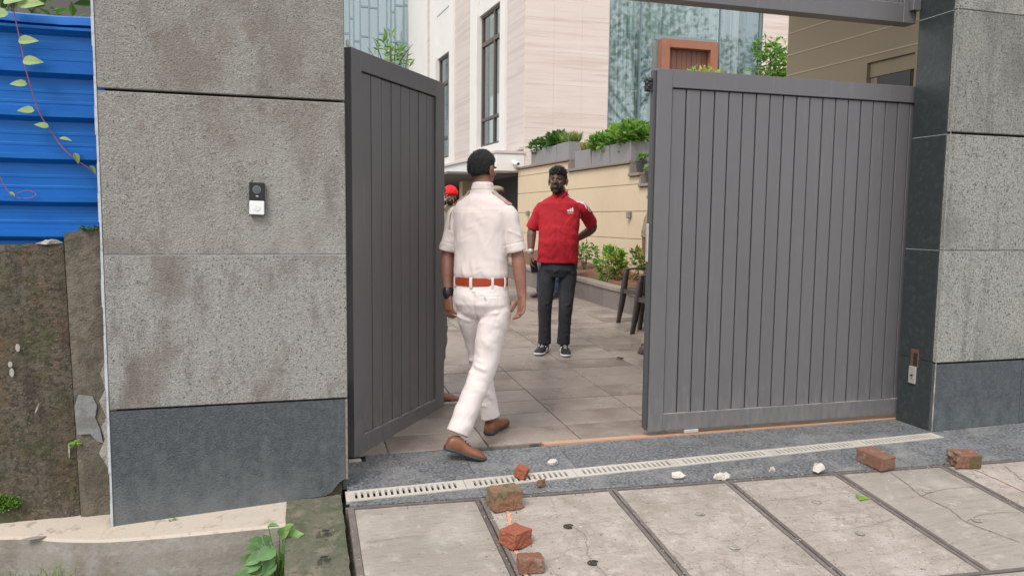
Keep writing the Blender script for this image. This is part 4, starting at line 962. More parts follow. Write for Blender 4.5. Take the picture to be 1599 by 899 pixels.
# planter bed at its foot: curved dark granite kerb with coping
pb_ = thing('planter_bed', (4.2, 9.5, 0), 'low curved granite planter bed in front of the beige wall', 'planter bed')
pl = [(4.14, 6.2), (4.12, 7.6), (4.09, 8.5), (4.065, 8.95), (3.985, 9.5), (3.93, 10.2), (3.80, 10.75), (3.64, 11.2), (3.58, 12.2), (3.60, 13.2), (3.75, 14.2), (4.0, 14.8)]
pc = [V((q[0], q[1], 0)) for q in catmull([(a, b, 0) for a, b in pl], 6)]
def ribbon(name, pts, w0, w1, z0f, z1f, m, par, seg=4, bev=.003, gap=.0):
    n = len(pts)
    for s0 in range(0, n-1, seg):
        bm = bmesh.new(); A = pts[s0:s0+seg+1]
        if len(A) < 2: continue
        rows = []
        for i, p in enumerate(A):
            j = s0+i; d = (pts[min(j+1, n-1)]-pts[max(j-1, 0)]).normalized(); nn = V((d.y, -d.x, 0))   # towards the wall (+x)
            q = p + d*(gap if i == 0 else (-gap if i == len(A)-1 else 0))
            rows.append([bm.verts.new(q+nn*w_+V((0, 0, z))) for w_, z in ((w0, z0f(q.y)), (w0, z1f(q.y)), (w1, z1f(q.y)), (w1, z0f(q.y)))])
        for a, b in zip(rows, rows[1:]):
            for k in range(4): bm.faces.new((a[k], b[k], b[(k+1) % 4], a[(k+1) % 4]))
        bm.faces.new(rows[0]); bm.faces.new(rows[-1][::-1]); obj(name, bm, m, par)
ribbon('kerb_stone', pc, .012, .10, lambda y: gz(0, y)-.1, lambda y: gz(0, y)+.255, M_planterwall, pb_, gap=.002)
ribbon('coping_stone', pc, -.008, .17, lambda y: gz(0, y)+.2555, lambda y: gz(0, y)+.30, M_coping, pb_, gap=.0015)
bm = bmesh.new(); rows = []
for p in pc:
    xr = rwx(p.y)+.0; row = []
    for k in range(9):
        t_ = k/8; x = p.x+.1+(xr-p.x-.1)*t_; row.append(bm.verts.new((x, p.y, gz(0, p.y)+.25+.05*noise.noise(V((x*3, p.y*3, 0)))+.09*t_)))
    rows.append(row)
for a, b in zip(rows, rows[1:]):
    for k in range(8): bm.faces.new((a[k], a[k+1], b[k+1], b[k]))
obj('mulch', bm, M_mulch, pb_)
def shrub(label, c, r, n, L, ms, seed, name='shrub', group='shrubs in the planter bed', stems=5, W=.5):
    t = thing(name, (c[0], c[1], c[2]-r[2]), label, 'shrub' if name == 'shrub' else 'plant', group)
    bm = bmesh.new(); random.seed(seed)
    for k in range(stems):
        a = 2*pi*k/stems; tube(bm, [(c[0]+.01*cos(a), c[1]+.01*sin(a), c[2]-r[2]*1.25), (c[0]+r[0]*.3*cos(a), c[1]+r[1]*.3*sin(a), c[2]-r[2]*.3), (c[0]+r[0]*.6*cos(a), c[1]+r[1]*.6*sin(a), c[2]+r[2]*.4)], [.008, .006, .003], n=5, k=2)
    obj('stem', bm, M_bark, t); foliage('foliage', t, c, r, n, L, ms, seed=seed, W=W); return t
shrub('bright yellow-green bush in the middle of the planter bed', (4.42, 10.2, .72), (.22, .22, .27), 480, .085, [M_leaf_lt, M_leaf_yel, M_leaf_mid, M_leaf_lt], 31, W=.6)
shrub('dark green thin shrub beside the red shirted man\'s elbow', (4.45, 11.4, .85), (.20, .20, .24), 170, .085, [M_leaf_mid, M_leaf_dk, M_leaf_lt], 32)
shrub('green and bronze leaved shrub behind the brown chairs', (4.50, 9.25, .86), (.22, .20, .14), 220, .08, [M_leaf_mid, M_leaf_red, M_leaf_yel, M_leaf_dk], 33)
shrub('dry brown shrub low between the chairs and the bright bush', (4.55, 9.85, .55), (.20, .22, .13), 220, .06, [M_mulch, M_bark, M_leaf_red], 34)
shrub('small green seedling clump at the edge of the planter kerb', (4.22, 9.95, .53), (.10, .10, .05), 50, .05, [M_leaf_mid, M_leaf_lt], 35)

# planter boxes on the wall coping
gP = 'grey planter boxes along the terrace edge'
def planter(y0, y1, z0, z1, label, ms, n, L, rad, seed, grassy=False):
    yc = (y0+y1)/2; xc = rwx(yc)+.16; t = thing('planter_box', (xc, yc, z0), label, 'planter', gP)
    bm = bmesh.new(); s0, s1 = .155, .175; h = z1-z0
    hexa(bm, [(rwx(y)+o, y, z) for z, e in ((z0, .012), (z1, 0)) for y, o in ((y1-e, -.01+e), (y0+e, -.01+e), (y0+e, .33-e), (y1-e, .33-e))], bev=.005); obj('box', bm, M_planterbox, t)
    mkbox('soil', (xc-.13, xc+.13, min(y0, y1)+.05, max(y0, y1)-.05, z1-.01, z1+.004), M_mulch, t, 0)
    if grassy:
        random.seed(seed); bm = bmesh.new()
        for i in range(n):
            c = V((xc+random.uniform(-.12, .12), yc+random.uniform(-.4, .4)*abs(y1-y0), z1)); h_ = L*random.uniform(.5, 1.2)
            d = V((random.uniform(-.5, .5), random.uniform(-.5, .5), 1)); leafshape(bm, c, d, rdir(), h_, .012, mi=random.randrange(len(ms)), pts=4, curl=.3)
        obj('foliage', bm, ms, t, recalc=False)
    else: foliage('foliage', t, (xc-.02, yc, z1+rad[2]*.55), rad, n, L, ms, seed=seed, W=.62)
planter(15.10, 14.52, 2.495, 2.76, 'farthest left grey planter box with dark green bush', [M_leaf_mid, M_leaf_dk], 520, .09, (.25, .36, .14), 41)
planter(14.48, 13.75, 2.495, 2.79, 'second grey planter box from the left, dark green bush', [M_leaf_mid, M_leaf_dk, M_leaf_mid], 700, .095, (.26, .40, .17), 42)
planter(13.71, 13.17, 2.495, 2.80, 'large grey planter box with wispy grass, end of the upper row', [M_leaf_yel, M_grass, M_gstem], 420, .20, (.2, .3, .1), 43, True)
planter(12.88, 12.22, 2.295, 2.59, 'short grey planter box with reddish yellow grass, first on the lower step', [M_leaf_yel, M_leaf_red, M_grass], 380, .16, (.2, .3, .1), 44, True)
planter(12.18, 11.52, 2.295, 2.585, 'grey planter box with bright green bush, left of the biggest bush', [M_leaf_lt, M_leaf_mid], 760, .095, (.27, .40, .155), 45)
planter(11.48, 10.80, 2.295, 2.59, 'grey planter box nearest the gate with the biggest bright green bush', [M_leaf_lt, M_leaf_lt, M_leaf_mid], 1100, .10, (.32, .46, .20), 46)
def pot(x, y, z, label, seed):
    t = thing('flower_pot', (x, y, z), label, 'plant pot', 'pots on the stepped coping')
    bm = bmesh.new(); tube(bm, [(x, y, z+.002), (x, y, z+.10), (x, y, z+.155), (x, y, z+.175)], [.060, .078, .088, .094], n=16, k=1); obj('pot', bm, M_pot, t, smooth=False)
    foliage('foliage', t, (x, y, z+.21), (.09, .09, .06), 90, .07, [M_leaf_lt, M_leaf_mid], seed=seed)
pot(rwx(10.62)+.08, 10.60, 2.097, 'small dark pot with green plant on the upper coping step', 51)
pot(rwx(10.33)+.08, 10.31, 1.927, 'small dark pot one step below, half behind the gate', 52)
# tree and shrub on the terrace
def tree(label, base, h, crad, n, L, ms, seed, name='tree', cat='tree', group=None, tr=.03, W=.45, up=.2):
    random.seed(seed); t = thing(name, base, label, cat, group); b = V(base); cc = b+V((0, 0, h-crad[2]*.8)); bm = bmesh.new()
    tube(bm, [b, b+V((.03*h*.2, 0, h*.35)), cc+V((0, 0, crad[2]*.3))], [tr, tr*.75, tr*.35], n=8, k=4)
    for k in range(7):
        a = 2*pi*k/7+random.random(); s0 = b.lerp(cc, random.uniform(.5, .95)); e = cc+V((cos(a)*crad[0]*.75, sin(a)*crad[1]*.75, random.uniform(-.4, .7)*crad[2]))
        tube(bm, [s0, s0.lerp(e, .5)+V((0, 0, .05*h*.3)), e], [tr*.45, tr*.3, tr*.1], n=5, k=3)
    obj('trunk', bm, M_bark, t, smooth=True); foliage('crown', t, cc, crad, n, L, ms, seed=seed+1, W=W, up=up); return t
tree('leafy green potted tree on the terrace above the gate', (7.22, 10.6, 2.22), 1.98, (.34, .36, .50), 620, .12, [M_leaf_lt, M_leaf_mid, M_leaf_mid], 61, W=.42, up=-.2)
shrub('low yellow-green shrub top peeping over the sliding gate', (6.20, 10.8, 3.60), (.38, .3, .16), 160, .12, [M_leaf_yel, M_leaf_lt], 62, group=None)
tree('slender young tree rising behind the narrow gate leaf', (.90, 7.6, .13), 3.02, (.30, .3, .26), 190, .10, [M_leaf_mid, M_leaf_lt, M_leaf_lt], 63, W=.24, tr=.02, up=.3)

# ================================================================== the house
hs = thing('house', (7, 16, 0), 'pale travertine house with a tall teal glass front and dark windows', 'house')
FY = 15.9; CX = 4.77
def sx(y): return CX-.087*(y-FY)
# front wall: courses of travertine slabs, fine joints between them
bm = bmesh.new(); box(bm, CX+.03, 6.72, FY+.03, FY+.5, 2.2, 9.0); obj('front_core', bm, M_white, hs)
zc = 2.2
while zc < 9:
    for k, (a, b) in enumerate(((CX, 5.42), (5.42, 6.07), (6.07, 6.70))):
        mkbox('travertine_slab', (a+.001, b-.001, FY, FY+.029, zc+.001, zc+.699), M_trav, hs, .001)
    zc += .7
zc = 2.2
while zc < 9:
    for (a, b) in ((10.60, 11.5), (11.5, 12.4)): mkbox('travertine_slab', (a+.001, b-.001, FY, FY+.03, zc+.001, zc+.699), M_trav, hs, .001)
    zc += .7
# side wall
def side(name, y0, y1, z0, z1, m, out0=0., out1=.2, par=None, bev=.003):
    # out: distance inward (+) from the side face; negative stands proud
    bm = bmesh.new(); P = [(sx(y)+o, y, z) for z in (z0, z1) for (y, o) in ((y1, out0), (y0, out0), (y0, out1), (y1, out1))]
    hexa(bm, P, bev=bev); return obj(name, bm, m, par or hs)
def side_wall_with(y0, y1, z0, z1, m): side('side_wall', y0, y1, z0, z1, m, 0, .3)
side_wall_with(FY+.031, 17.02, 2.95, 9, M_trav_side)
side('pilaster', 17.022, 17.36, 2.95, 9, M_white, -.06, .3)
side_wall_with(17.362, 19.05, 2.95, 3.18, M_white); side_wall_with(17.362, 19.05, 6.44, 9, M_white)
side('pilaster', 19.052, 19.62, 2.95, 9, M_white, -.06, .3)
side_wall_with(19.622, 21.2, 2.95, 9, M_trav_side)
side('pilaster', 21.202, 21.6, 2.95, 9, M_white, -.06, .3)
side_wall_with(21.602, 23.06, 2.95, 3.15, M_white); side_wall_with(21.602, 23.06, 6.15, 7.4, M_white); side('carved_panel', 21.602, 23.06, 7.402, 9.5, M_carved, -.02, .3)
side('pilaster', 23.062, 23.75, 2.95, 9.5, M_white, -.06, .3); side_wall_with(23.752, 24.25, 2.95, 9.5, M_trav_side); side('pilaster', 24.252, 26.75, -.1, 9.5, M_white, -.03, .3)
G_win = glass_mat('window_glass', (.55, .62, .62), .22); G_front = glass_mat('teal_glass', (.82, .88, .885), .24, .03)
def side_window(y0, y1, z0, z1, ymul, zt, zl):
    w_ = side('window', y0, y1, z0, z0+.06, M_wframe, .06, .14)
    for (a, b, c, d) in ((y0, y0+.06, z0+.061, z1-.061), (y1-.06, y1, z0+.061, z1-.061), (y0, y1, z1-.06, z1), (ymul-.035, ymul+.035, z0+.061, z1-.061), (y0+.061, y1-.061, zt-.05, zt+.05), (y0+.061, y1-.061, zl-.035, zl+.035)):
        side('frame', a, b, c, d, M_wframe, .061 if (c != zt-.05 and c != zl-.035) else .058, .139, w_, .002)
    for (a, b) in ((y0+.06, ymul-.035), (ymul+.035, y1-.06)):
        for (c, d) in ((z0+.06, zl-.035), (zl+.035, zt-.05), (zt+.05, z1-.06)): side('pane', a, b, c, d, G_win, .10, .104, w_, 0)
    side('blind', y0+.02, y1-.02, zl+.6, z1-.05, M_curtain2, .26, .27, w_, 0)
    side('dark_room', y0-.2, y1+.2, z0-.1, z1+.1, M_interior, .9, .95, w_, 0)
side_window(17.37, 19.04, 3.182, 6.438, 18.1, 5.72, 3.86); side_window(21.61, 23.05, 3.152, 6.148, 22.1, 5.35, 3.75)
# cornice and white beam over the carport
side('cornice', 15.95, 24.25, 2.88, 2.949, M_trav_side, -.10, .3); 
side('beam', 16.6, 24.25, 2.42, 2.879, M_white, -.05, .3)
mkbox('fascia', (4.14, 4.775, 15.885, 16.5, 2.41, 2.785), M_white, hs, .01)
mkbox('fascia_cap', (4.12, 4.79, 15.865, 16.5, 2.786, 2.85), M_trav_side, hs, .005)
# carport interior
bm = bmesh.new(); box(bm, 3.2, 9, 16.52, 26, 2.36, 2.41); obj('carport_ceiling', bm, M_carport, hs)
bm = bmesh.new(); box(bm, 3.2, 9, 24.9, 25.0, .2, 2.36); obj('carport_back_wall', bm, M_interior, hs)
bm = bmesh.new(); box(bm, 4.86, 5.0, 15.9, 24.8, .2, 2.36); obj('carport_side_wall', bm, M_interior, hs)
bm = bmesh.new(); box(bm, 4.2, 4.62, 19.6, 20.0, .3, 2.359); obj('column', bm, M_beige, hs)
# glass front with mullions and sheer curtains behind
bm = bmesh.new()
prev = None
for i in range(420):
    x = 6.75+i*(3.8/419); y = FY+.36+.055*sin(x*24+1.8*sin(x*2.7))+.03*sin(x*57)+.02*sin(x*7)
    c = [bm.verts.new((x, y, 2.2)), bm.verts.new((x, y, 8.8))]
    if prev and not (8.9 > x > 8.15 and False): bm.faces.new((prev[0], c[0], c[1], prev[1]))
    prev = c
obj('curtain', bm, M_curtain, hs, smooth=True)
gxs = [6.72, 7.50, 7.78, 8.62, 9.5, 10.2, 10.56]
for a, b in zip(gxs, gxs[1:]):
    for (c, d) in ((2.25, 5.56), (5.57, 8.8)):
        if c < 3 and 7.9 < a < 9.4 or (c < 3 and a == 7.78): 
            continue
        mkbox('glass_pane', (a+.004, b-.004, FY+.10, FY+.108, c, d), G_front, hs, 0)
mkbox('glass_pane', (7.784, 7.925, FY+.10, FY+.108, 2.25, 5.56), G_front, hs, 0)
mkbox('glass_pane', (9.345, 9.496, FY+.10, FY+.108, 2.25, 5.56), G_front, hs, 0)
for x, wd in ((6.705, .04), (9.50, .016), (10.56, .05), (7.50, .012)): mkbox('mullion', (x, x+wd, FY+.06, FY+.12, 2.22, 8.8), M_mull, hs, 0)
for x in (6.9, 7.1, 7.3, 8.05, 8.4, 8.8, 9.1, 9.3, 9.65, 9.85, 10.05, 10.3):
    mkbox('mullion', (x, x+.014, FY+.20, FY+.225, 5.7 if 7.9 < x < 9.4 else 2.3, 8.6), M_pmull, hs, 0)
for (x0, x1, z) in ((7.14, 7.36, 4.02), (6.92, 7.12, 3.35), (7.32, 7.5, 4.3), (6.92, 7.1, 4.9), (9.0, 9.3, 6.3), (9.66, 9.86, 5.0)):
    mkbox('mullion', (x0, x1, FY+.19, FY+.20, z, z+.02), M_white, hs, 0)
mkbox('patterned_strip', (7.51, 7.73, FY+.12, FY+.135, 2.25, 5.2), M_key, hs, 0)
mkbox('dark_jamb', (10.2, 10.56, FY+.15, FY+.4, 2.25, 8.8), M_mull, hs, 0)
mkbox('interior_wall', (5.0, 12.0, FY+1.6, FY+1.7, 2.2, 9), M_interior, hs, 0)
# copper-framed door standing in the glass front
dr = mkbox('door', (8.12, 9.15, FY+.02, FY+.07, 2.24, 5.26), M_doorwood, hs, 0)
mkbox('door_frame', (7.93, 8.119, FY-.16, FY+.08, 2.24, 5.45), M_copper, hs, .006); mkbox('door_frame', (9.151, 9.34, FY-.16, FY+.08, 2.24, 5.45), M_copper, hs, .006)
mkbox('door_frame', (8.1195, 9.1505, FY-.158, FY+.078, 5.262, 5.449), M_copper, hs, .006)
for i in range(8): mkbox('door_board', (8.122+i*.128, 8.122+(i+1)*.128-.008, FY+.005, FY+.02, 2.25, 5.25), M_doorwood, dr, .002)
mkbox('handle', (9.06, 9.085, FY-.05, FY-.02, 3.9, 4.95), M_steel, dr, .004)
mkbox('glass_header', (7.85, 9.42, FY+.06, FY+.09, 5.455, 5.56), M_mull, hs, .002)
# left wing with strip glazing
WY = 26.76
mkbox('wing_wall', (-6, 1.0, WY, WY+.3, -.1, 10), M_white, hs, 0)
mkbox('wing_backing', (.9, 3.9, WY+.5, WY+.6, -.1, 10), M_curtain2, hs, 0)
random.seed(3); x = 1.0
while x < 3.75:
    w_ = random.choice((.14, .18, .22, .3)); 
    mkbox('mullion', (x, x+.05, WY-.02, WY+.06, 2.0, 10), M_mull, hs, 0); mkbox('glass_pane', (x+.05, x+w_, WY+.03, WY+.034, 2.0, 10), G_front, hs, 0)
    z = 3+random.random()
    while z < 10: mkbox('mullion', (x+.05, x+w_, WY-.01, WY+.05, z, z+.06), M_mull, hs, 0); z += random.uniform(.8, 2.2)
    x += w_
# CCTV camera on the fascia
ct = thing('security_camera', (4.55, 15.8, 2.6), 'small white round security camera on the white fascia over the carport', 'camera')
bm = bmesh.new(); tube(bm, [(4.53, 15.884, 2.60), (4.53, 15.80, 2.59)], [.045, .03], n=12, k=2); obj('mount', bm, M_whiteplastic, ct, smooth=True)
bm = bmesh.new(); tube(bm, [(4.53, 15.83, 2.58), (4.57, 15.70, 2.56)], [.042, .045], n=14, k=2); cb = obj('body', bm, M_whiteplastic, ct, smooth=True)
bm = bmesh.new(); tube(bm, [(4.568, 15.672, 2.557), (4.574, 15.655, 2.555)], [.030, .030], n=12, k=1); obj('lens', bm, M_black, cb)

# ================================================================== gatehouse on the right (seen above the sliding gate)
def hx(y): return 5.8+.09*8.3-.09*y
gh = thing('gatehouse', (7, 6.5, 0), 'shaded beige gatehouse with pale groove lines behind the sliding gate', 'gatehouse')
wq('wall', 8.2, 6.95, 0, 4.4, M_beige_shaded, .01, .25, gh, 0, hx); wq('wall', 6.949, 4.8, 3.09, 4.4, M_beige_shaded, .01, .25, gh, 0, hx)
wq('wall', 6.949, 6.43, 0, 2.93, M_beige_shaded, .06, .25, gh, 0, hx); wq('wall', 6.35, 4.8, 0, 3.089, M_beige_shaded, .01, .25, gh, 0, hx)
wq('window_surround', 6.948, 6.36, 2.935, 3.088, M_beige_shaded, .045, .25, gh, .004, hx)
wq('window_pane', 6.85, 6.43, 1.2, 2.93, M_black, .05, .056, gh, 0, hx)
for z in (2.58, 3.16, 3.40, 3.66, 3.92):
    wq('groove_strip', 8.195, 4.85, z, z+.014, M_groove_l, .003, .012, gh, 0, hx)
bm = bmesh.new(); box(bm, 6.15, 12, 4.8, 8.2, 0, 4.4); obj('body', bm, M_beige_shaded, gh)
bm = bmesh.new(); box(bm, 4.5, 12.3, 4.6, 8.25, 4.42, 4.62); obj('shade_roof', bm, M_white, gh)  # unseen overhanging slab, added to keep the wall beneath it dark

# ================================================================== brown plastic chairs
def chair(loc, rot, label):
    t = thing('plastic_chair', loc, label, 'chair', 'brown plastic chairs beside the planter bed'); t.rotation_euler.z = rot
    def part(name, bm, sm=True):
        me = bpy.data.meshes.new(name); bmesh.ops.recalc_face_normals(bm, faces=bm.faces); bm.to_mesh(me); bm.free(); me.materials.append(M_chair)
        if sm: me.polygons.foreach_set('use_smooth', [True]*len(me.polygons))
        o = bpy.data.objects.new(name, me); COL.objects.link(o); o.parent = t; return o
    # front towards -Y local
    bm = bmesh.new(); bmesh.ops.create_grid(bm, x_segments=10, y_segments=10, size=.225)
    for v in bm.verts:
        r = max(abs(v.co.x), abs(v.co.y))/.225; v.co.z = .43-.02*(1-r*r)-(.012 if v.co.y < -.2 else 0); v.co.x *= 1-.06*(v.co.y+.22)/.45
    ex = bmesh.ops.extrude_edge_only(bm, edges=[e for e in bm.edges if len(e.link_faces) == 1])
    for v in [v for v in ex['geom'] if isinstance(v, bmesh.types.BMVert)]: v.co.z -= .05; v.co.x *= 1.03; v.co.y *= 1.03
    part('seat', bm, False)
    for sx_ in (-1, 1):
        for sy in (-1, 1):
            bm = bmesh.new(); top = .41 if sy > 0 else .62
            tube(bm, [(sx_*.245, sy*.255, 0), (sx_*.222, sy*.222, .25), (sx_*.215, sy*.205, .41)]+([(sx_*.215, -.17, .64)] if sy < 0 else []), [(.018, .024), (.026, .034), (.030, .036)]+([(.022, .028)] if sy < 0 else []), n=8, k=3, power=4); part('leg', bm)
        bm = bmesh.new(); tube(bm, [(sx_*.216, -.19, .645), (sx_*.228, 0, .66), (sx_*.205, .215, .66)], [(.028, .011)]*3, side=(1, 0, 0), n=8, k=4, power=4); part('armrest', bm)
    bm = bmesh.new()
    rows = []
    for i in range(9):
        z = .44+i*.048; row = []
        for j in range(11):
            a = (j-5)/5; row.append(bm.verts.new((a*.205*(1-.0*i), .225+.10*(i/8)**1.2-.05*a*a*.8-.0, z+(-.05*a*a if i == 8 else 0))))
        rows.append(row)
    for i in range(8):
        for j in range(10):
            if j % 3 == 1 and 1 < i < 7: continue
            bm.faces.new((rows[i][j], rows[i][j+1], rows[i+1][j+1], rows[i+1][j]))
    ex = bmesh.ops.extrude_face_region(bm, geom=bm.faces[:])
    for v in [v for v in ex['geom'] if isinstance(v, bmesh.types.BMVert)]: v.co.y += .012
    part('backrest', bm, False)
    return t
chair((3.84, 7.38, gz(0, 7.38)), radians(-78), 'nearer brown plastic chair half hidden behind the sliding gate')
chair((3.96, 8.05, gz(0, 8.05)), radians(-84), 'farther brown plastic chair behind the nearer one')

# ================================================================== things beyond the left wall and across the street
shrub('dark leafy bush behind the blue sheet at the top left', (-1.75, 5.1, 2.45), (.55, .4, .45), 260, .12, [M_leaf_dk, M_leaf_mid], 71, group=None)
t = thing('shed_frame', (-1.3, 6.2, 0), 'grey steel shed frame posts behind the blue sheet', 'shed')
for x in (-1.90, -1.42): mkbox('post', (x, x+.09, 6.3, 6.4, 0, 3.4), M_white_dirt if x > -1.5 else M_carport, t, .004)
mkbox('wall_panel', (-4, -1.2, 6.9, 7.0, 0, 3.6), M_carport, t, 0)
mkbox('roof_beam', (-3.5, -1.0, 6.3, 6.4, 3.3, 3.45), M_carport, t)
for i, (x, y, h, r) in enumerate(((11, -14, 13, 4.0), (21, -13, 16, 5.0), (31, -14, 14, 4.6))):
    tree(('tall street tree across the road, left of three', 'tall street tree across the road, middle of three', 'tall street tree across the road, right of three')[i], (x, y, -.4), h, (r, r, r*.9), 3600, .28, [M_leaf_dk, M_leaf_mid], 80+i, group='street trees across the road', tr=.22, W=.6)

# ================================================================== PEOPLE
UP = V((0, 0, 1))
def az(deg): a = radians(deg); return V((sin(a), cos(a), 0))      # clockwise from +Y
def head_prims(bm, c, f, u, s=1.):
    r = f.cross(u).normalized(); E = lambda o, a, b, h, seg=16: ell(bm, c+(r*o[0]+f*o[1]+u*o[2])*s, r, f, u, a*s, b*s, h*s, seg)
    E((0, -.012, .030), .074, .094, .088, 24); E((0, .026, -.030), .061, .066, .080, 20); E((0, .054, -.092), .032, .028, .024)
    for k in (-1, 1):
        E((k*.040, .010, -.066), .022, .050, .034); E((k*.036, .066, -.020), .020, .018, .018); E((k*.028, .080, .018), .024, .012, .008)
        E((k*.083, -.012, -.004), .008, .020, .033); E((k*.088, -.021, .006), .006, .012, .022); E((k*.080, -.004, -.032), .007, .010, .013)
    E((0, .090, .006), .010, .012, .022); E((0, .101, -.014), .012, .014, .018); E((0, .102, -.027), .018, .012, .009)
    E((0, .089, -.056), .024, .010, .006); E((0, .087, -.067), .021, .011, .007)
def shell(name, c, f, u, rad, mask, m, par, s=1., inner=.8, seg=5, nz=.02, fr=12, low=0):
    r = f.cross(u).normalized(); bm = bmesh.new(); bmesh.ops.create_icosphere(bm, subdivisions=seg, radius=1)
    for v in bm.verts:
        p = v.co.normalized(); k = mask(p)
        q = inner+(1-inner)*k; q *= 1+nz*k*noise.noise(p*fr)+nz*.5*k*noise.noise(p*fr*3)
        if low and p.z < 0: q *= 1; hb = (1.02-p.z*p.z)**(-low)
        else: hb = 1
        v.co = c+(r*(p.x*rad[0]*hb)+f*(p.y*rad[1]*hb)+u*(p.z*rad[2]))*q*s
    return obj(name, bm, m, par, smooth=True)
def sm(a, b, x): t = max(0, min(1, (x-a)/(b-a))); return t*t*(3-2*t)
def hand_prims(bm, w, d, n, side, s=1., curl=(.25, .35, .3), spread=.018, thumb=.6):
    """w wrist, d finger direction, n palm normal (fingers bend towards it), side towards the thumb"""
    d = d.normalized(); n = (n-d*n.dot(d)).normalized(); t = d.cross(n).normalized()
    if t.dot(side) < 0: t = -t
    tube(bm, [w-d*.02*s, w+d*.03*s, w+d*.065*s, w+d*.088*s], [(.027*s, .019*s), (.036*s, .017*s), (.041*s, .015*s), (.038*s, .012*s)], side=t, n=14, k=3)
    L = (.068, .078, .073, .058)
    for i in range(4):
        o = (1.5-i)*.0205*s; base = w+d*.084*s+t*o-d*(.008*s if i == 3 else 0); dd = (d+t*(1.5-i)*.07).normalized(); ang = 0; P = [base]; l = L[i]*s
        for k, fr in enumerate((.46, .30, .24)):
            ang += curl[k]*(1+.18*i); v = dd*cos(ang)+n*sin(ang); P.append(P[-1]+v*l*fr)
        tube(bm, P, [.0092*s, .0088*s, .0080*s, .0066*s], n=10, k=3)
    b = w+d*.022*s+t*.026*s; v1 = (d*.75+t*thumb+n*.25).normalized(); v2 = (d*.95+t*thumb*.4+n*.35).normalized()
    tube(bm, [b, b+v1*.042*s, b+v1*.042*s+v2*.030*s, b+v1*.042*s+v2*.052*s], [.014*s, .0115*s, .010*s, .0075*s], n=10, k=3)
def arm_prims(bm, sh, el, wr, ra=.045, rf=.040, rw=.026):
    m1 = sh.lerp(el, .5); m2 = el.lerp(wr, .28); m3 = el.lerp(wr, .7)
    tube(bm, [sh, m1, el.lerp(sh, .08), m2, m3, wr], [ra*1.05, ra, ra*.86, rf, rf*.8, rw], n=16, k=4)
def shoe(par, heel, toe, up, m, msole, s=1., ankle=None, laces=True, sneaker=False, stripe=None):
    d = (toe-heel); L = d.length; d.normalize(); up = (up-d*up.dot(d)).normalized(); t = d.cross(up)
    st = [(-.0, .020, .035), (.02, .030, .068), (.10, .035, .088), (.24, .036, .094), (.36, .037, .082), (.50, .041, .062), (.66, .046, .050), (.82, .045, .043), (.94, .034, .034), (1.0, .016, .022)]
    N = 16
    def build(name, prof, m, mi=0):
        bm = bmesh.new(); rings = []
        for (f, w_, z0, z1, ex) in prof:
            ring = []
            for j in range(N):
                a = 2*pi*j/N; ca, sa = cos(a), sin(a); x = math.copysign(abs(ca)**.8, ca)*w_; zz = (z0+z1)/2+math.copysign(abs(sa)**ex, sa)*(z1-z0)/2
                if sa > .3: x *= 1-.25*(sa-.3)
                ring.append(bm.verts.new(heel+d*(f*L)+t*x*s+up*zz*s))
            rings.append(ring)
        for a, b in zip(rings, rings[1:]):
            for j in range(N): bm.faces.new((a[j], a[(j+1) % N], b[(j+1) % N], b[j]))
        bm.faces.new(rings[0][::-1]); bm.faces.new(rings[-1]); return obj(name, bm, m, par, smooth=True)
    z0 = .022 if not sneaker else .026
    sh = build('shoe', [(f, w_, .008, h, .55) for f, w_, h in st], m)
    build('sole', [(-.02, .022, .0, .024, .35), (.02, .035, .0, .026, .35), (.2, .037, 0, .026, .3), (.35, .034, .004 if not sneaker else 0, .024, .3), (.5, .042, 0, z0, .3), (.68, .050, 0, z0-.004, .3), (.85, .048, 0.002, z0-.004, .3), (.97, .034, .004, z0-.003, .3), (1.02, .014, .008, z0-.003, .4)], msole, None).parent = sh
    sh.children[-1].matrix_parent_inverse = parent_inv(sh)
    if laces:
        for k in range(3):
            f = .42+.07*k; bm = bmesh.new(); h = .074-.009*k
            tube(bm, [heel+d*(f*L)+t*.022*s+up*(h-.012)*s, heel+d*(f*L)+up*(h+.004)*s, heel+d*(f*L)-t*.022*s+up*(h-.012)*s], [.0028*s]*3, n=6, k=3); l_ = obj('lace', bm, MATS['black_hair'] if not sneaker else M_shoe_wh, sh)
    if stripe:
        for sg in (1, -1):
            for k in range(3):
                f = .34+.075*k; bm = bmesh.new(); tube(bm, [heel+d*(f*L)+t*sg*.0385*s+up*.028*s, heel+d*((f-.05)*L)+t*sg*.031*s+up*.062*s], [.005*s, .004*s], n=6, k=3); obj('stripe', bm, M_shoe_wh, sh)
    return sh
def torso(bm, C, secs, rh, rs_):
    """C(t)-> centre; secs (t, half width, half depth, forward offset); side direction blends hips -> shoulders"""
    rings = []; N = 28
    for (t, a, b, o) in secs:
        k = max(0, min(1, t)); r = (rh*(1-k)+rs_*k).normalized(); f = UP.cross(r).normalized(); c = C(t)+f*o; ring = []
        for j in range(N):
            an = 2*pi*j/N; ca, sa = cos(an), sin(an); x = math.copysign(abs(ca)**.88, ca)*a; y = math.copysign(abs(sa)**.88, sa)*b
            ring.append(bm.verts.new(c+r*x+f*y))
        rings.append(ring)
    for a, b in zip(rings, rings[1:]):
        for j in range(N): bm.faces.new((a[j], a[(j+1) % N], b[(j+1) % N], b[j]))
    bm.faces.new(rings[0][::-1]); bm.faces.new(rings[-1])
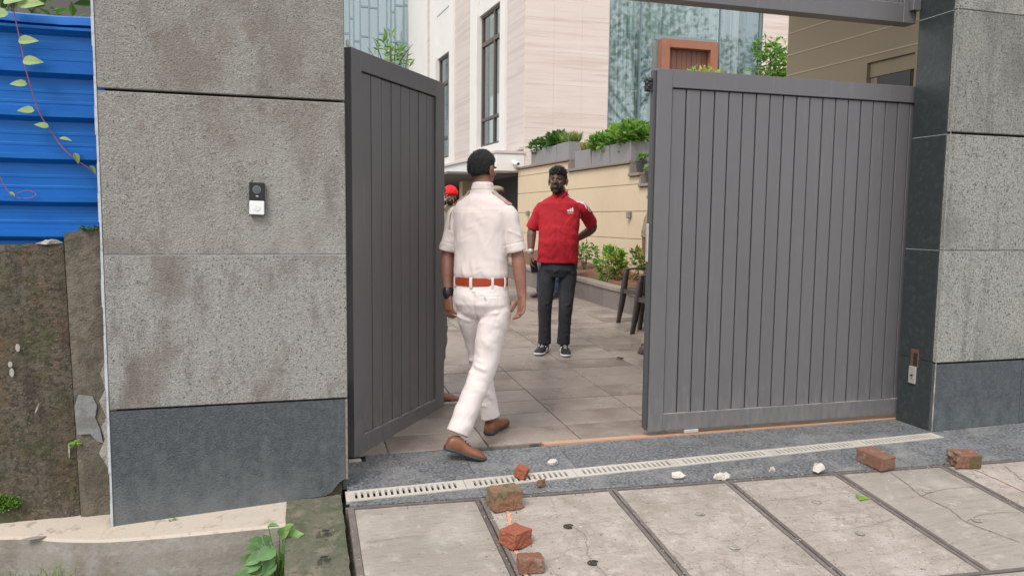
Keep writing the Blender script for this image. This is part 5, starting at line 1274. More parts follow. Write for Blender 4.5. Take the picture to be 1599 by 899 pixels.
def eyes(par, c, f, u, s=1.):
    r = f.cross(u).normalized()
    for k in (-1, 1):
        bm = bmesh.new(); ell(bm, c+(r*.031*k+f*.0785+u*.000)*s, r, f, u, .0115*s, .008*s, .0040*s, 12); e = obj('eye', bm, M_eye, par, smooth=True)
        bm = bmesh.new(); ell(bm, c+(r*.031*k+f*.0845+u*.000)*s, r, f, u, .0052*s, .003*s, .0042*s, 10); obj('iris', bm, M_hair, e, smooth=True)
        bm = bmesh.new(); tube(bm, [c+(r*.012*k+f*.092+u*.021)*s, c+(r*.032*k+f*.090+u*.027)*s, c+(r*.050*k+f*.076+u*.021)*s], [(.0025*s, .003*s), (.003*s, .0035*s), (.002*s, .002*s)], n=6, k=3); obj('eyebrow', bm, M_hair, par, smooth=True)

# ---- the policeman seen from behind, walking in
pm = thing('person', (1.05, 4.4, 0), 'man in cream police uniform and tan shoes walking in through the gate, seen from behind', 'person')
fB = az(40); rB = fB.cross(UP)   # body forward / right
shL, shR = V((.938, 4.545, 1.408)), V((1.208, 4.335, 1.415)); elL, elR = V((.884, 4.56, 1.150)), V((1.262, 4.31, 1.165)); wrL, wrR = V((.879, 4.50, .915)), V((1.278, 4.265, .925))
hc = V((1.082, 4.478, 1.674)); fh = az(52); uh = (UP+fh*.06-az(-40)*.03).normalized()
bm = bmesh.new(); head_prims(bm, hc, fh, uh, .96)
tube(bm, [hc-fh*.02+UP*-.03, V((1.078, 4.462, 1.585)), V((1.075, 4.452, 1.50))], [.054, .056, .064], n=18, k=4)
arm_prims(bm, shL, elL, wrL, .043, .040, .027); arm_prims(bm, shR, elR, wrR, .043, .041, .028)
hand_prims(bm, wrL, V((.03, -.05, -1)), V((.75, .35, .1)), V((.5, .6, 0)), 1.0, (.20, .40, .35), thumb=.75)
hand_prims(bm, wrR, V((-.06, -.08, -1)), V((-.9, -.25, 0)), V((-.35, .6, 0)), 1.0, (.30, .45, .4), thumb=.8)
# slim trunk and legs under the clothes keep the body one piece
tube(bm, [V((1.075, 4.452, 1.40)), V((1.07, 4.42, 1.2)), V((1.075, 4.40, .95))], [(.10, .05), (.11, .07), (.11, .07)], side=rB, n=14, k=3)
tube(bm, [shL, V((1.07, 4.45, 1.41)), shR], [.035, .04, .035], n=10, k=3)
hpL, hpR = V((1.014, 4.452, .86)), V((1.134, 4.335, .86)); knL, knR = V((1.100, 4.560, .47)), V((1.068, 4.315, .515)); anL, anR = V((1.168, 4.575, .12)), V((.895, 4.222, .16))
tube(bm, [V((1.075, 4.40, .95)), hpL, knL, anL], [.06, .06, .045, .035], n=10, k=3); tube(bm, [V((1.075, 4.40, .95)), hpR, knR, anR], [.06, .06, .045, .035], n=10, k=3)
body = fuse('body', bm, M_skin, pm, .0036, 3)
def stubble_attr(o, fn):
    me = o.data; n = len(me.vertices); c_ = np.empty(n*3); me.vertices.foreach_get('co', c_); c_ = c_.reshape(-1, 3)
    me.attributes.new('stubble', 'FLOAT', 'POINT').data.foreach_set('value', fn(c_).astype(float))  # tints the skin with cropped hair and beard stubble
def scalp(c, f, u, s_, lo, hi, k=.8, beard=False):
    c = np.array(c); f = np.array(f); u = np.array(u); r = np.cross(f, u)
    def fn(P):
        d = P-c; x, y, z = d@r/s_, d@f/s_, d@u/s_; m_ = np.abs(x) < .079
        line = np.where(y > 0, .018+.62*y, .018+.75*y)
        v = np.clip((z-line-lo)/(hi-lo), 0, 1)*k
        if beard: v = np.maximum(v, np.clip((-.064-z+.45*np.abs(x))/.02, 0, 1)*np.clip((y+.01)/.03, 0, 1)*.55)
        near = (np.linalg.norm(d, axis=1) < .16*s_)&(z > -.14)
        return np.where(near&m_, v, 0)
    return fn
stubble_attr(body, scalp(hc, fh, uh, .96, -.045, .01))
def hair_mask(p):      # short back and sides
    line = -.12+(.62*p.y if p.y > 0 else .74*p.y)
    return sm(line-.10, line+.10, p.z+.02*sin(p.x*30))
shell('hair', hc+(uh*.030-fh*.012)*.96, fh, uh, (.0795, .0995, .0955), hair_mask, M_hair, pm, .97, .86, 5, .02, 14, low=.30)
def strands(hobj, c, f, u, n, L, seed, par, down=.5, zmin=-.5):
    random.seed(seed); me = hobj.data; bm = bmesh.new(); c = V(c)
    cand = [p for p in me.polygons if (p.center-c).length > .088]
    for i in range(n):
        p = random.choice(cand); d = (p.normal*.7+V((random.gauss(0, .3), random.gauss(0, .3), random.gauss(0, .3)-down))).normalized(); l = L*random.uniform(.5, 1.2); s_ = d.orthogonal().normalized()*.0012
        q = p.center+V((random.gauss(0, .002), random.gauss(0, .002), random.gauss(0, .002)))-p.normal*.002
        bm.faces.new([bm.verts.new(v) for v in (q-s_, q+s_, q+d*l)])
    tag(obj('hair_strands', bm, M_hair, hobj, recalc=False), kind='stuff')
hair_o = [c for c in pm.children if c.name.startswith('hair')][0]
strands(hair_o, hc, fh, uh, 5000, .009, 3, pm, .3)
# shirt
cB = lambda t: V((1.060, 4.405, 1.015)).lerp(V((1.078, 4.455, 1.545)), t)
bm = bmesh.new()
torso(bm, cB, [(.0, .150, .112, .0), (.025, .166, .126, 0), (.07, .172, .132, .0), (.16, .168, .130, 0), (.34, .166, .124, 0), (.52, .174, .126, .005), (.66, .184, .124, .005), (.77, .190, .114, 0), (.85, .172, .100, 0), (.91, .132, .086, -.004), (.97, .084, .069, 0), (1.03, .064, .064, 0), (1.09, .060, .061, .0), (1.10, .040, .04, 0)], rB, (shR-shL).normalized())
for sh_, el_, k in ((shL, elL, -1), (shR, elR, 1)):
    d = (el_-sh_).normalized(); hem = sh_+d*.235
    tube(bm, [V((1.075, 4.452, 1.450)).lerp(sh_, .55)-UP*.02, sh_-UP*.004, sh_+d*.08, sh_+d*.17, hem], [(.058, .056), (.054, .058), (.053, .060), (.054, .062), (.057, .066)], side=az(130), n=20, k=5, cap='start')
c0 = cB(0)
def bk(x, z, o=0): return c0+rB*x-fB*(.13+o)+UP*z       # points on the back, x to his right
fl = [(bk(-.05, .02), bk(-.085, .16), .007, .012), (bk(.02, .02), bk(-.02, .20), .006, .013), (bk(.08, .02), bk(.06, .17), .008, .012), (bk(.13, .03), bk(.10, .24), .007, .014), (bk(-.11, .03), bk(-.12, .2), .006, .012),
      (bk(-.075, .30), bk(-.065, .44), .006, .011), (bk(-.02, .26), bk(-.015, .43), .005, .012), (bk(.05, .3), bk(.06, .44), .005, .011), (bk(.145, .24), bk(.09, .40), .008, .012), (bk(-.15, .26), bk(-.10, .40), .007, .012),
      (bk(.17, .12), bk(.04, .05), .006, .010), (bk(.16, .17), bk(.02, .11), .005, .010), (bk(-.17, .36), bk(-.05, .33), .004, .012)]
for sh_, el_ in ((shL, elL), (shR, elR)):
    d = (el_-sh_).normalized(); q = sh_+d*.235
    fl += [(sh_+d*.10+V((-.05, -.05, 0)), sh_+d*.15+V((.05, -.05, 0)), .004, .008)]
SH = folds([(tuple(a), tuple(b), c, d) for a, b, c, d in fl], [((.3, .2, 1), .13, .0016), ((1, -.5, .35), .09, .0013)])
def shirt_disp(co, no):
    d = SH(co, no)
    z = co[:, 2]
    for sh_, el_ in ((shL, elL), (shR, elR)):
        dd = np.array((el_-sh_).normalized()); t = (co-np.array(sh_))@dd; r = np.linalg.norm(co-np.array(sh_)-t[:, None]*dd, axis=1)
        m_ = (r < .085)&(t > .17)&(t < .25); d = d+np.where(m_, .002*(t > .187), 0)-np.where((r < .085)&(np.abs(t-.184) < .004), .002, 0)
    # yoke seam across the back, collar edge
    back = ((co-np.array(c0))@np.array(-fB)) > .02
    d = d-np.where(back&(np.abs(z-(1.425)) < .003), .0015, 0)
    d = d+np.where((z > 1.555)&(z < 1.60), .004, 0)
    return d
shirt_o = fuse('shirt', bm, M_cream, pm, .005, 12, shirt_disp)
# shoulder straps laid on the shirt
from mathutils.bvhtree import BVHTree
def bvh_of(o): return BVHTree.FromPolygons([tuple(v.co) for v in o.data.vertices], [tuple(p.vertices) for p in o.data.polygons])
bS = bvh_of(shirt_o)
def drop(x, y, up=.004):
    h = bS.ray_cast(V((x, y, 2)), V((0, 0, -1))); return h[0]+UP*up if h[0] else V((x, y, 1.45))
for sh_, k in ((shL, -1), (shR, 1)):
    c_ = V((1.077, 4.455, 1.5)); e_ = V((sh_.x, sh_.y, 1.5)); e_ = e_+(e_-c_).normalized()*.012
    P_ = [drop(*(c_.lerp(e_, q)[:2])) for q in (.42, .55, .7, .85, 1.0)]
    bm = bmesh.new(); tube(bm, P_, [(.026, .005)]*5, side=fB, n=10, k=4, power=5); ep = obj('shoulder_strap', bm, M_khaki_l, pm)
    bm = bmesh.new(); tube(bm, [P_[3], P_[3].lerp(P_[4], .45), P_[3].lerp(P_[4], .7)], [(.0272, .0058)]*3, side=fB, n=10, k=2, power=5); obj('braid_band', bm, M_belt, ep)
bm = bmesh.new(); tube(bm, [drop(shL.x+.03, shL.y, .004), shL+V((-.052, -.045, .0)), shL+V((-.055, -.050, -.09)), shL+V((-.02, .02, -.14))], [.0045]*4, n=8, k=5); obj('lanyard', bm, M_cream2, pm)
# trousers
bm = bmesh.new()
cT = lambda t: V((1.075, 4.398, .80)).lerp(V((1.060, 4.405, 1.02)), t)
torso(bm, cT, [(-.05, .120, .095, 0), (.08, .155, .118, -.004), (.34, .172, .136, -.012), (.6, .170, .134, -.008), (.85, .162, .122, 0), (1.06, .157, .115, 0)], rB, rB)
tube(bm, [V((1.022, 4.442, .88)), hpL+V((0, 0, -.06)), hpL.lerp(knL, .55), knL, knL.lerp(anL, .5), anL+UP*.0], [(.084, .096), (.088, .098), (.078, .086), (.066, .074), (.059, .064), (.062, .068)], side=rB, n=22, k=5, cap='start')
tube(bm, [V((1.125, 4.345, .88)), hpR+V((0, 0, -.06)), hpR.lerp(knR, .55), knR, knR.lerp(anR, .5), anR-UP*.03+V((-.012, 0, 0))], [(.084, .100), (.090, .102), (.084, .092), (.076, .080), (.070, .072), (.070, .074)], side=rB, n=22, k=5, cap='start')
def lg(P, s_, z, o=.0): return V(P)+rB*s_-fB*(.085)+UP*z
K = knR
fl = [(lg(K, -.09, .06), lg(K, .06, .015), .008, .012), (lg(K, -.08, .10), lg(K, .08, .07), .006, .011), (lg(K, -.06, .015), lg(K, .08, -.03), .008, .013), (lg(K, -.09, -.03), lg(K, .03, -.06), .006, .012),
      (lg(K, .0, .16), lg(K, .10, .22), .006, .013), (lg(K, -.05, .20), lg(K, .05, .27), .005, .012), (lg(anR, -.08, .09), lg(anR, .05, .07), .006, .010), (lg(anR, -.05, .13), lg(anR, .08, .15), .005, .011), (lg(anR, -.07, .20), lg(anR, .04, .17), .005, .012),
      (lg(anL, -.07, .10), lg(anL, .07, .08), .006, .011), (lg(anL, -.05, .15), lg(anL, .07, .17), .005, .011), (lg(knL, -.09, .02), lg(knL, .03, .05), .006, .012),
      (lg(hpR, -.06, -.05), lg(hpR, .09, -.02), .006, .012), (lg(hpR, -.07, -.09), lg(hpR, .07, -.11), .005, .012), (lg(hpL, -.10, -.05), lg(hpL, .05, -.09), .006, .012)]
TR = folds([(tuple(a), tuple(b), c, d) for a, b, c, d in fl], [((.35, .1, 1), .12, .0018), ((1, -.3, .5), .085, .0012)])
def tr_disp(co, no):
    d = TR(co, no); z = co[:, 2]; x = (co-np.array((1.075, 4.398, .9)))@np.array(rB); y = (co-np.array((1.075, 4.398, .9)))@np.array(-fB)
    d = d-np.where((y > .03)&(np.abs(x-.004) < .016)&(z > .76)&(z < .95), .009*(1-np.abs(x-.004)/.016), 0)      # seat seam
    d = d-np.where((y > .02)&(np.abs(z-.928) < .003)&(x > .045)&(x < .145), .003, 0)                            # back pocket slit
    return d
fuse('trousers', bm, M_cream_tr, pm, .005, 14, tr_disp)
# belt with loops
bm = bmesh.new(); N = 48; bc = V((1.060, 4.405, 1.008))
rows = []
for z in (-.024, .024):
    rows.append([bm.verts.new(bc+rB*cos(2*pi*i/N)*(.170)+fB*sin(2*pi*i/N)*.130+UP*z) for i in range(N)])
for z in (.0245, -.0245): rows.append([bm.verts.new(bc+rB*cos(2*pi*i/N)*(.158)+fB*sin(2*pi*i/N)*.119+UP*z*.97) for i in range(N)])
for a, b in ((0, 1), (1, 2), (2, 3), (3, 0)):
    for i in range(N): bm.faces.new((rows[a][i], rows[a][(i+1) % N], rows[b][(i+1) % N], rows[b][i]))
bl = obj('belt', bm, M_belt, pm, smooth=False)
for an in (-90, -45, -140, -10, 185):
    a = radians(an); p = bc+rB*cos(a)*.172+fB*sin(a)*.132; tn = (-rB*sin(a)+fB*cos(a)).normalized(); bm = bmesh.new()
    tube(bm, [p-UP*.034, p+V((0, 0, 0))+(p-bc).normalized()*.003, p+UP*.026], [(.008 if an != -90 else .010, .003)]*3, side=tn, n=8, k=3, power=5); obj('belt_loop', bm, M_cream_tr, bl)
bm = bmesh.new(); p = bc+rB*.095-fB*.142-UP*.085; ell(bm, p, rB, fB, UP, .007, .003, .007, 12); obj('pocket_button', bm, M_cream2, pm)
# watch
wd = (wrL-elL).normalized(); bm = bmesh.new(); tube(bm, [wrL-wd*.030, wrL-wd*.004], [.0345, .0335], n=20, k=2, power=2.3); obj('watch_strap', bm, M_black, pm, smooth=True)
# shoes
shoe(pm, V((.800, 4.200, .050)), V((1.035, 4.175, -.028)), V((.15, 0, 1)), M_shoe, M_sole, 1.05)
shoe(pm, V((1.148, 4.545, .012)), V((1.148, 4.545, .012))+az(38)*.28+UP*.012, UP, M_shoe, M_sole, 1.05)

# ---- generic clothed figure for the others
def figure(label, J, skin, top, bottom, hairm=None, face=None, hf=0, voxel=.007, sw=1., sleeves=.24, feet='shoe', footm=None, solem=None, hair='short', seated=False, hs_=1., tk=(), rads=None, wave=.002, shirt_hem=-.10, group=None, curlL=(.25, .35, .3), curlR=(.25, .35, .3), shirtdisp=None, vskin=None, trdisp=None):
    g = lambda k: V(J[k]); base = V(((g('anL').x+g('anR').x)/2, (g('anL').y+g('anR').y)/2, min(g('anL').z, g('anR').z)-.08))
    t = thing('person', base, label, 'person', group)
    f = az(face); r = f.cross(UP); shL, shR, elL, elR, wrL, wrR = (g(k) for k in ('shL', 'shR', 'elL', 'elR', 'wrL', 'wrR'))
    hpL, hpR, knL, knR, anL, anR, pel, neck, head = (g(k) for k in ('hpL', 'hpR', 'knL', 'knR', 'anL', 'anR', 'pel', 'neck', 'head'))
    fh = az(hf); uh = (UP+fh*J.get('nod', .0)).normalized(); fh = (fh-uh*fh.dot(uh)).normalized()
    bm = bmesh.new(); head_prims(bm, head, fh, uh, hs_); tube(bm, [head-fh*.02-UP*.03, neck+UP*.01, neck-UP*.08], [.056, .058, .066], n=14, k=3)
    arm_prims(bm, shL, elL, wrL, .046*sw, .041*sw, .028); arm_prims(bm, shR, elR, wrR, .046*sw, .041*sw, .028)
    hand_prims(bm, wrL, V(J['hdL']), V(J['pnL']), V(J.get('thL', f)), 1.0, curlL); hand_prims(bm, wrR, V(J['hdR']), V(J['pnR']), V(J.get('thR', f)), 1.0, curlR)
    tube(bm, [neck-UP*.15, neck.lerp(pel, .5), pel], [(.10, .05), (.11, .07), (.11, .07)], side=r, n=12, k=3); tube(bm, [shL, (shL+shR)/2, shR], [.04, .05, .04], n=10, k=3)
    for hp, kn, an in ((hpL, knL, anL), (hpR, knR, anR)): tube(bm, [pel, hp, kn, an], [.055, .055, .04, .032], n=10, k=3)
    fuse('body', bm, skin, t, vskin or voxel*.75, 3)
    if hair == 'short':
        def mk(p):
            line = -.10+(.62*p.y if p.y > 0 else .70*p.y); return sm(line-.08, line+.08, p.z)
        shell('hair', head+(uh*.030-fh*.012)*hs_, fh, uh, (.083, .106, .104), mk, hairm or M_hair, t, hs_, .84, 4 if voxel > .006 else 5, .04, 9, low=.25)
    ctr = (lambda q: pel.lerp(neck, q)); rs_ = (shR-shL).normalized(); rh = (hpR-hpL).normalized()
    R = rads or dict(w=.165, c=.19, d=.125, b=.0)
    bm = bmesh.new()
    torso(bm, ctr, [(shirt_hem, R['w']*1.06, R['d']*1.0, R['b']*.3), (0, R['w']*1.05, R['d']*1.02, R['b']*.6), (.2, R['w']*1.02, R['d']*1.02+R['b']*.3, R['b']), (.45, R['w']*1.03, R['d']*1.0+R['b']*.2, R['b']*.8), (.68, R['c'], R['d']*1.0, 0), (.84, R['c']*.95, R['d']*.88, 0), (.92, R['c']*.70, R['d']*.66, -.006), (.97, .088, .070, 0), (1.0, .070, .064, 0), (1.01, .03, .03, 0)], rh, rs_)
    for sh_, el_, wr_ in ((shL, elL, wrL), (shR, elR, wrR)):
        d = (el_-sh_).normalized(); P = [neck.lerp(sh_, .55)-UP*.075, sh_-UP*.012]; q = [.058*sw, .058*sw]
        if sleeves < .3: P += [sh_+d*sleeves*.5, sh_+d*sleeves]; q += [.060*sw, .060*sw]
        else: P += [sh_.lerp(el_, .5), el_, el_.lerp(wr_, .5), wr_-(wr_-el_).normalized()*.02]; q += [.058*sw, .050*sw, .045*sw, .040*sw]
        tube(bm, P, q, n=18, k=4, cap='start')
    fuse('shirt', bm, top, t, voxel, 10, shirtdisp or folds([], [((.3, .2, 1), .12, wave), ((1, -.4, .5), .08, wave*.7)]))
    bm = bmesh.new(); torso(bm, lambda q: (hpL+hpR)/2*(1-q)+pel*q, [(-.55, .13, .10, 0), (0, .168, .128, 0), (.6, .165, .122, 0), (1.2, .155, .112, 0)], rh, rh)
    lr = J.get('leg', (.092, .078, .070, .068))
    for hp, kn, an in ((hpL, knL, anL), (hpR, knR, anR)):
        tube(bm, [hp.lerp(pel, .3), hp.lerp(kn, .1), hp.lerp(kn, .55), kn, kn.lerp(an, .5), an-UP*.03], [lr[0]*.95, lr[0]*1.0, (lr[0]+lr[1])/2, lr[1], lr[2], lr[3]], n=18, k=4, cap='start')
    fuse('trousers', bm, bottom, t, voxel, 10, trdisp or folds([], [((.2, .1, 1), .09, wave*1.2), ((1, -.4, .8), .07, wave)]))
    if feet == 'shoe':
        for k in 'LR':
            he, to = V(J['he'+k]), V(J['to'+k]); shoe(t, he, to, UP, footm, solem, J.get('shoe', 1.), laces=voxel < .006, sneaker=J.get('sneaker', False), stripe=J.get('stripe', False))
    return t, f, r, fh, uh

# ---- man in the red polo shirt
JR = dict(head=(2.412, 6.905, 1.745), neck=(2.446, 6.925, 1.628), shR=(2.280, 6.975, 1.500), shL=(2.632, 6.845, 1.505), elR=(2.190, 7.01, 1.275), elL=(2.815, 6.955, 1.300), wrR=(2.160, 6.935, 1.062), wrL=(2.665, 7.085, 1.175),
          hdR=(-.05, -.15, -1), pnR=(.8, -.2, .1), thR=(.1, -1, 0), hdL=(-.95, .15, -.1), pnL=(.1, 1, .1), thL=(0, 0, 1), pel=(2.418, 6.885, 1.03), hpR=(2.325, 6.905, .90), hpL=(2.512, 6.845, .90), knR=(2.285, 6.855, .555), knL=(2.478, 6.800, .555),
          anR=(2.290, 6.865, .21), anL=(2.462, 6.805, .21), heR=(2.325, 6.915, .104), toR=(2.165, 6.700, .099), heL=(2.478, 6.85, .101), toL=(2.418, 6.58, .094), nod=-.10, leg=(.088, .070, .062, .064), shoe=1.05, sneaker=True, stripe=True)
fR = az(203)
def red_disp(co, no):
    f = folds([((2.30, 6.77, 1.08), (2.36, 6.77, 1.20), .006, .014), ((2.48, 6.74, 1.06), (2.44, 6.75, 1.19), .006, .014), ((2.36, 6.78, 1.46), (2.42, 6.78, 1.38), .005, .014), ((2.56, 6.76, 1.46), (2.50, 6.76, 1.38), .005, .014), ((2.58, 6.75, 1.15), (2.50, 6.75, 1.28), .006, .014)], [((.3, .2, 1), .12, .0022), ((1, -.4, .5), .09, .0018)])(co, no)
    return f
tR, fR_, rR, fhR, uhR = figure('man in a red polo shirt and dark jeans standing inside the gate facing out', JR, M_skin_dk, M_red, M_denim, face=203, hf=212, voxel=.0052, sw=1.10, sleeves=.235, footm=M_shoe_bk, solem=M_shoe_wh, hs_=1.06, rads=dict(w=.188, c=.205, d=.132, b=.035), shirt_hem=-.11, shirtdisp=red_disp, vskin=.004,
    trdisp=folds([((2.22, 6.79, .26), (2.34, 6.77, .27), .009, .016), ((2.21, 6.79, .31), (2.35, 6.78, .33), .008, .016), ((2.38, 6.72, .26), (2.53, 6.73, .27), .009, .016), ((2.38, 6.72, .32), (2.53, 6.73, .31), .008, .016), ((2.21, 6.78, .56), (2.35, 6.78, .60), .006, .016), ((2.40, 6.72, .55), (2.55, 6.73, .59), .006, .016), ((2.30, 6.77, .85), (2.42, 6.76, .93), .006, .014), ((2.55, 6.75, .85), (2.43, 6.76, .93), .006, .014)], [((.2, .1, 1), .11, .0012), ((1, -.4, .8), .09, .001)]))
hR = V(JR['head'])
eyes(tR, hR, fhR, uhR, 1.06)
stubble_attr([c for c in tR.children if c.name.startswith('body')][0], scalp(hR, fhR, uhR, 1.06, -.04, .01, .8, True))
shell('beard', hR+(fhR*.026-uhR*.032)*1.06, fhR, uhR, (.0635, .0735, .088), lambda p: sm(-.50, -.66, p.z-.35*abs(p.x))*sm(-.2, .1, p.y), M_hair, tR, 1.06, .90, 5, .03, 14)
rr = fhR.cross(uhR); bm = bmesh.new(); tube(bm, [hR+(rr*-.026+fhR*.094-uhR*.050)*1.06, hR+(fhR*.103-uhR*.043)*1.06, hR+(rr*.026+fhR*.094-uhR*.050)*1.06], [(.005, .004), (.004, .004), (.003, .003)], n=8, k=4); obj('moustache', bm, M_hair, tR, smooth=True)
# top hair volume
shell('hair_top', hR+(uhR*.075-fhR*.004)*1.06, fhR, uhR, (.078, .092, .062), lambda p: 1, M_hair, tR, 1.06, .9, 5, .20, 5)
ht = [c for c in tR.children if c.name.startswith('hair_top')][0]; strands(ht, hR, fhR, uhR, 2500, .018, 5, tR, -.1)
# collar, button placket
nk = V(JR['neck']); rT = fR_.cross(UP)
for k in (-1, 1):
    bm = bmesh.new(); tube(bm, [nk+rT*.064*k-fR_*.035+UP*.022, nk+rT*.066*k+fR_*.030+UP*.002, nk+rT*.030*k+fR_*.088-UP*.042], [(.018, .006), (.022, .007), (.018, .005)], side=UP, n=10, k=5); obj('collar', bm, M_red, tR, smooth=True)
# print: three white stripes down the shoulder and sleeve, one slanted-bar badge on the chest (vertex attribute / flat raised print)
sh = [c for c in tR.children if c.name.startswith('shirt')][0]; me = sh.data; n = len(me.vertices); co = np.empty(n*3); me.vertices.foreach_get('co', co); co = co.reshape(-1, 3); no = np.empty(n*3); me.vertices.foreach_get('normal', no); no = no.reshape(-1, 3)
at = me.attributes.new('print', 'FLOAT', 'POINT'); val = np.zeros(n)
for (sK, eK) in (('shL', 'elL'),):
    s_ = np.array(JR[sK]); e_ = np.array(JR[eK]); nb = np.array(JR['neck'])+np.array((0, 0, .0)); fwd = np.array(fR_); d1 = (e_-s_)/np.linalg.norm(e_-s_)
    lat = np.cross(d1, fwd); lat = lat*(1 if lat@(s_-nb) > 0 else -1)
    off = (co-s_)@fwd; out = no@(lat*.75+np.array((0, 0, .65))) > .35
    lateral = (co-nb)@((s_-nb)/np.linalg.norm(s_-nb)); reg = out&(lateral > .08)
    for q in (-.026, -.004, .018): val = np.maximum(val, np.where(reg&(np.abs(off-q-.018) < .0058), 1., 0))
    # pale piping from collar to chest seam
at.data.foreach_set('value', val)
bvh = None
from mathutils.bvhtree import BVHTree
bvh = BVHTree.FromPolygons([tuple(c) for c in co], [tuple(p.vertices) for p in me.polygons])
bx_ = fR_; org = V((2.515, 6.80, 1.455)); rt = rT     # rT: his right; the badge sits on his left chest
bm = bmesh.new()
def on_shirt(px, pz):
    o_ = org-rt*0+(-rt)*px+UP*pz+fR_*.4; h = bvh.ray_cast(o_, -fR_)
    return (h[0]+fR_*.0015) if h[0] else org+(-rt)*px+UP*pz+fR_*.13
for k, (b0, h_) in enumerate(((-.030, .016), (-.010, .028), (.010, .040))):
    vs = [bm.verts.new(on_shirt(*q)) for q in ((b0, 0), (b0+.014, 0), (b0+.014-.012+.006, h_+.004), (b0-.006, h_*.55+.004))]; bm.faces.new(vs)
obj('chest_badge', bm, M_print, tR, recalc=False)
fc = bpy.data.curves.new('chest_text', 'FONT'); fc.body = 'adidas'; fc.size = .020; fo = bpy.data.objects.new('tmp', fc); COL.objects.link(fo); bpy.context.view_layer.update()
fm = bpy.data.meshes.new_from_object(fo.evaluated_get(bpy.context.evaluated_depsgraph_get())); bpy.data.objects.remove(fo)
for v in fm.vertices: v.co = on_shirt(-.031+v.co.x, -.018+v.co.y)
fm.materials.clear(); obj('chest_text', fm, M_print, tR)
# bracelet and the black pouch he holds
wrR_ = V(JR['wrR']); bm = bmesh.new(); dA = (wrR_-V(JR['elR'])).normalized(); tube(bm, [wrR_-dA*.018, wrR_-dA*.008], [.034, .034], n=16, k=1); obj('bracelet', bm, M_steel, tR, smooth=True)
bm = bmesh.new(); hexa(bm, [(2.172+dx+.02*(z < .9), 6.90+dy, z) for z in (.868, .99) for dx, dy in ((-.035, -.012), (.035, -.012), (.035, .012), (-.035, .012))], bev=.006); tag(obj('phone', bm, M_black), 'black phone held in the red shirted man\'s right hand', 'phone')

# ---- man in a red turban far inside, on the phone
d0 = V((1.0, 0, 0))
def standing(cx, cy, h, fdeg, gzv=None, arm=(), lean=0.):
    """neutral standing joints for height h facing azimuth"""
    g = gz(0, cy) if gzv is None else gzv; f = az(fdeg); r = f.cross(UP); P = lambda a, b, z: tuple(V((cx, cy, g))+r*a+f*b+UP*z*h/1.72)
    J = dict(head=P(0, .02, 1.60), neck=P(0, 0, 1.475), shR=P(.18, 0, 1.40), shL=P(-.18, 0, 1.40), elR=P(.235, -.02, 1.11), elL=P(-.235, -.02, 1.11), wrR=P(.24, .05, .87), wrL=P(-.24, .05, .87), hdR=(0, 0, -1), hdL=(0, 0, -1), pnR=tuple(-r), pnL=tuple(r), thR=tuple(f), thL=tuple(f),
             pel=P(0, 0, .96), hpR=P(.09, 0, .84), hpL=P(-.09, 0, .84), knR=P(.10, .02, .47), knL=P(-.10, .02, .47), anR=P(.11, 0, .10), anL=P(-.11, 0, .10), heR=P(.11, -.07, 0), toR=P(.13, .20, 0), heL=P(-.11, -.07, 0), toL=P(-.13, .20, 0))
    return J, f, r, P
J, f, r, P = standing(2.32, 11.75, 1.76, 188, gzv=.08)
J['elR'] = P(.26, .12, 1.18); J['wrR'] = P(.115, .15, 1.50); J['hdR'] = (.2, 0, 1); J['pnR'] = (.9, .2, 0)
tt, *_ = figure('man in a bright red turban and khaki uniform talking on a phone, far inside', J, M_skin_lt, M_khaki, M_khaki, face=188, hf=196, voxel=.009, sleeves=.5, footm=M_shoe_br, solem=M_sole, hair=None)
hh = V(J['head']); fh = az(196)
shell('turban', hh+UP*.055-fh*.01, fh, UP, (.125, .14, .125), lambda p: sm(-.35, -.15, p.z-.15*p.y*0), M_turban, tt, 1., .7, 4, .06, 4)
shell('beard', hh+(fh*.026-UP*.05), fh, UP, (.066, .078, .088), lambda p: sm(-.35, -.5, p.z)*sm(-.25, .05, p.y), M_hair, tt, 1., .85, 4, .04, 9); eyes(tt, hh, fh, UP)
bm = bmesh.new(); w_ = V(J['wrR'])+UP*.08-r*.03; hexa(bm, [tuple(w_+V(p)) for p in [(x, y, z) for z in (-.07, .07) for x, y in ((-.006, -.035), (.006, -.035), (.006, .035), (-.006, .035))]], bev=.003); tag(obj('phone', bm, M_black), 'small black phone held to the turbaned man\'s ear', 'phone')

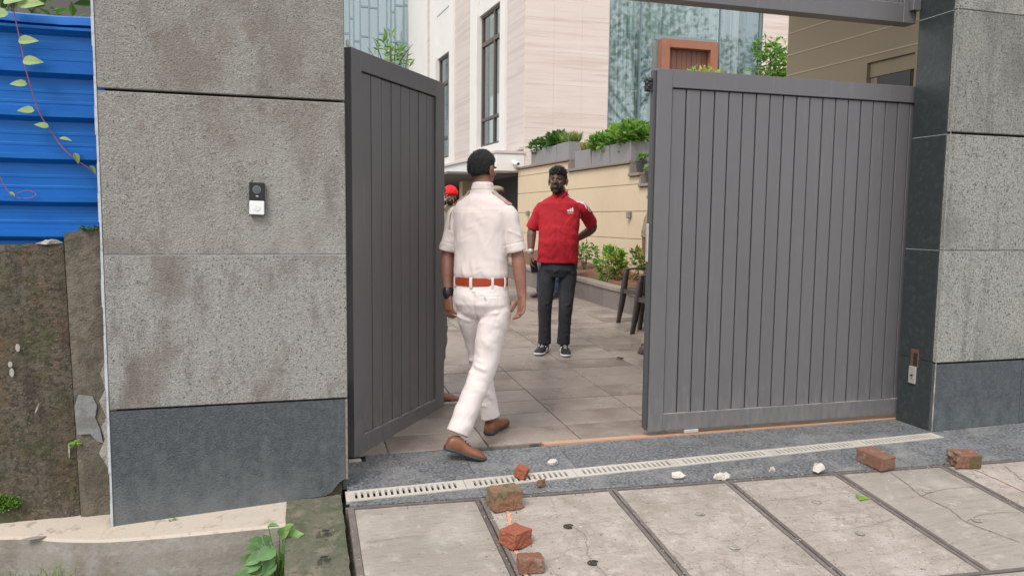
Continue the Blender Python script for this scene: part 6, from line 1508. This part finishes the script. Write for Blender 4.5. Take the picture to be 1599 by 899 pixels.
# ---- policeman hidden behind the narrow leaf, facing right
J, f, r, P = standing(.96, 5.66, 1.70, 78, gzv=.03)
J['elR'] = P(.24, .02, 1.14); J['wrR'] = P(.15, .17, 1.00); J['hdR'] = (.6, .2, -.2); J['pnR'] = (0, .5, -.8); J['toR'] = tuple(V((1.135, 5.34, .038))); J['heR'] = tuple(V((.875, 5.31, .037))); J['anR'] = tuple(V((.93, 5.33, .16))); J['knR'] = tuple(V((.98, 5.45, .50)))
J['toL'] = tuple(V((1.0, 5.82, .05))); J['heL'] = tuple(V((.74, 5.78, .05)))
t2, *_ = figure('man in cream shirt, grey trousers and sandals mostly hidden behind the swung gate leaf', J, M_skin, M_cream2, M_greytr, face=78, hf=80, voxel=.009, footm=None, feet=None)
for k in 'LR':
    he, to = V(J['he'+k]), V(J['to'+k]); d = (to-he).normalized(); s_ = d.cross(UP)
    bm = bmesh.new(); tube(bm, [he+d*.01+UP*.045, he+d*.10+UP*.055, he+d*.18+UP*.040, he+d*.24+UP*.028], [(.030, .032), (.036, .034), (.043, .024), (.034, .014)], side=s_, n=14, k=4)
    for i in range(5): tube(bm, [he+d*.22+s_*(-.03+.015*i)+UP*.026, he+d*(.268-.006*abs(i-1))+s_*(-.032+.016*i)+UP*.022], [.009, .0085], n=8, k=2)
    fo = obj('foot', bm, M_skin, t2, smooth=True)
    bm = bmesh.new(); tube(bm, [he-d*.005+UP*.008, he+d*.12+UP*.008, he+d*.2+UP*.008, he+d*.275+UP*.008], [(.036, .009), (.038, .009), (.050, .009), (.036, .008)], side=s_, n=12, k=3, power=4); sn = obj('sandal_sole', bm, M_drain, t2)
    for q in (.10, .19):
        bm = bmesh.new(); tube(bm, [he+d*q+s_*.044+UP*.01, he+d*q+s_*.028+UP*.066*(1.2-q*2.2), he+d*q+UP*(.092-.17*q+.004), he+d*q-s_*.028+UP*.066*(1.2-q*2.2), he+d*q-s_*.044+UP*.01], [(.011, .003)]*5, side=d, n=8, k=4); obj('strap', bm, M_shoe, sn)

# ---- khaki policeman behind the walking one, with a peaked cap
J, f, r, P = standing(2.60, 10.0, 1.58, 170); J['elL'] = P(-.30, .06, 1.14); J['wrL'] = P(-.16, .18, .98)
t3, *_ = figure('man in khaki uniform and cap standing far inside, hidden behind the walking policeman', J, M_skin, M_khaki, M_khaki, face=170, hf=170, voxel=.009, footm=M_shoe_br, solem=M_sole)
hh = V(J['head']); fh = az(170)
shell('cap', hh+UP*.075, fh, UP, (.105, .12, .055), lambda p: 1, M_khaki, t3, 1., .9, 3, .02, 4)
bm = bmesh.new(); tube(bm, [hh+fh*.06+UP*.05, hh+fh*.135+UP*.035], [(.075, .005), (.05, .004)], side=fh.cross(UP), n=10, k=2); obj('cap_peak', bm, M_blackmatte, t3); eyes(t3, hh, fh, UP)

# ---- person sitting on the planter edge behind the red shirted man
sx0, sy0 = 3.86, 10.62; g0 = gz(0, sy0); f = az(238); r = f.cross(UP); P = lambda a, b, z: tuple(V((sx0, sy0, g0))+r*a+f*b+UP*z)
J = dict(head=P(0, .06, 1.08), neck=P(0, .02, .94), shR=P(.17, 0, .86), shL=P(-.17, 0, .86), elR=P(.21, .08, .60), elL=P(-.21, .08, .60), wrR=P(.15, .28, .50), wrL=P(-.12, .28, .50), hdR=tuple(f), hdL=tuple(f), pnR=(0, 0, -1), pnL=(0, 0, -1), thR=tuple(-r), thL=tuple(r),
         pel=P(0, -.02, .44), hpR=P(.09, 0, .38), hpL=P(-.09, 0, .38), knR=P(.12, .40, .42), knL=P(-.12, .40, .42), anR=P(.13, .42, .09), anL=P(-.13, .42, .09), heR=P(.13, .36, 0), toR=P(.15, .62, 0), heL=P(-.13, .36, 0), toL=P(-.15, .62, 0))
t4, *_ = figure('person in navy trousers sitting on the planter kerb, hidden behind the red shirted man', J, M_skin, M_navy, M_navy, face=238, hf=238, voxel=.009, footm=M_shoe_br, solem=M_sole); 

# ---- person striding behind the sliding gate: heel and elbow edge visible
J, f, r, P = standing(3.40, 6.62, 1.66, 75); J['heR'] = tuple(V((3.00, 6.24, .16))); J['toR'] = tuple(V((3.25, 6.34, .09))); J['anR'] = tuple(V((3.10, 6.30, .24))); J['knR'] = tuple(V((3.32, 6.45, .55)))
t5, *_ = figure('person in khaki walking behind the sliding gate, only a heel and back showing', J, M_skin, M_khaki, M_khaki, face=75, hf=75, voxel=.009, footm=M_shoe_br, solem=M_sole)
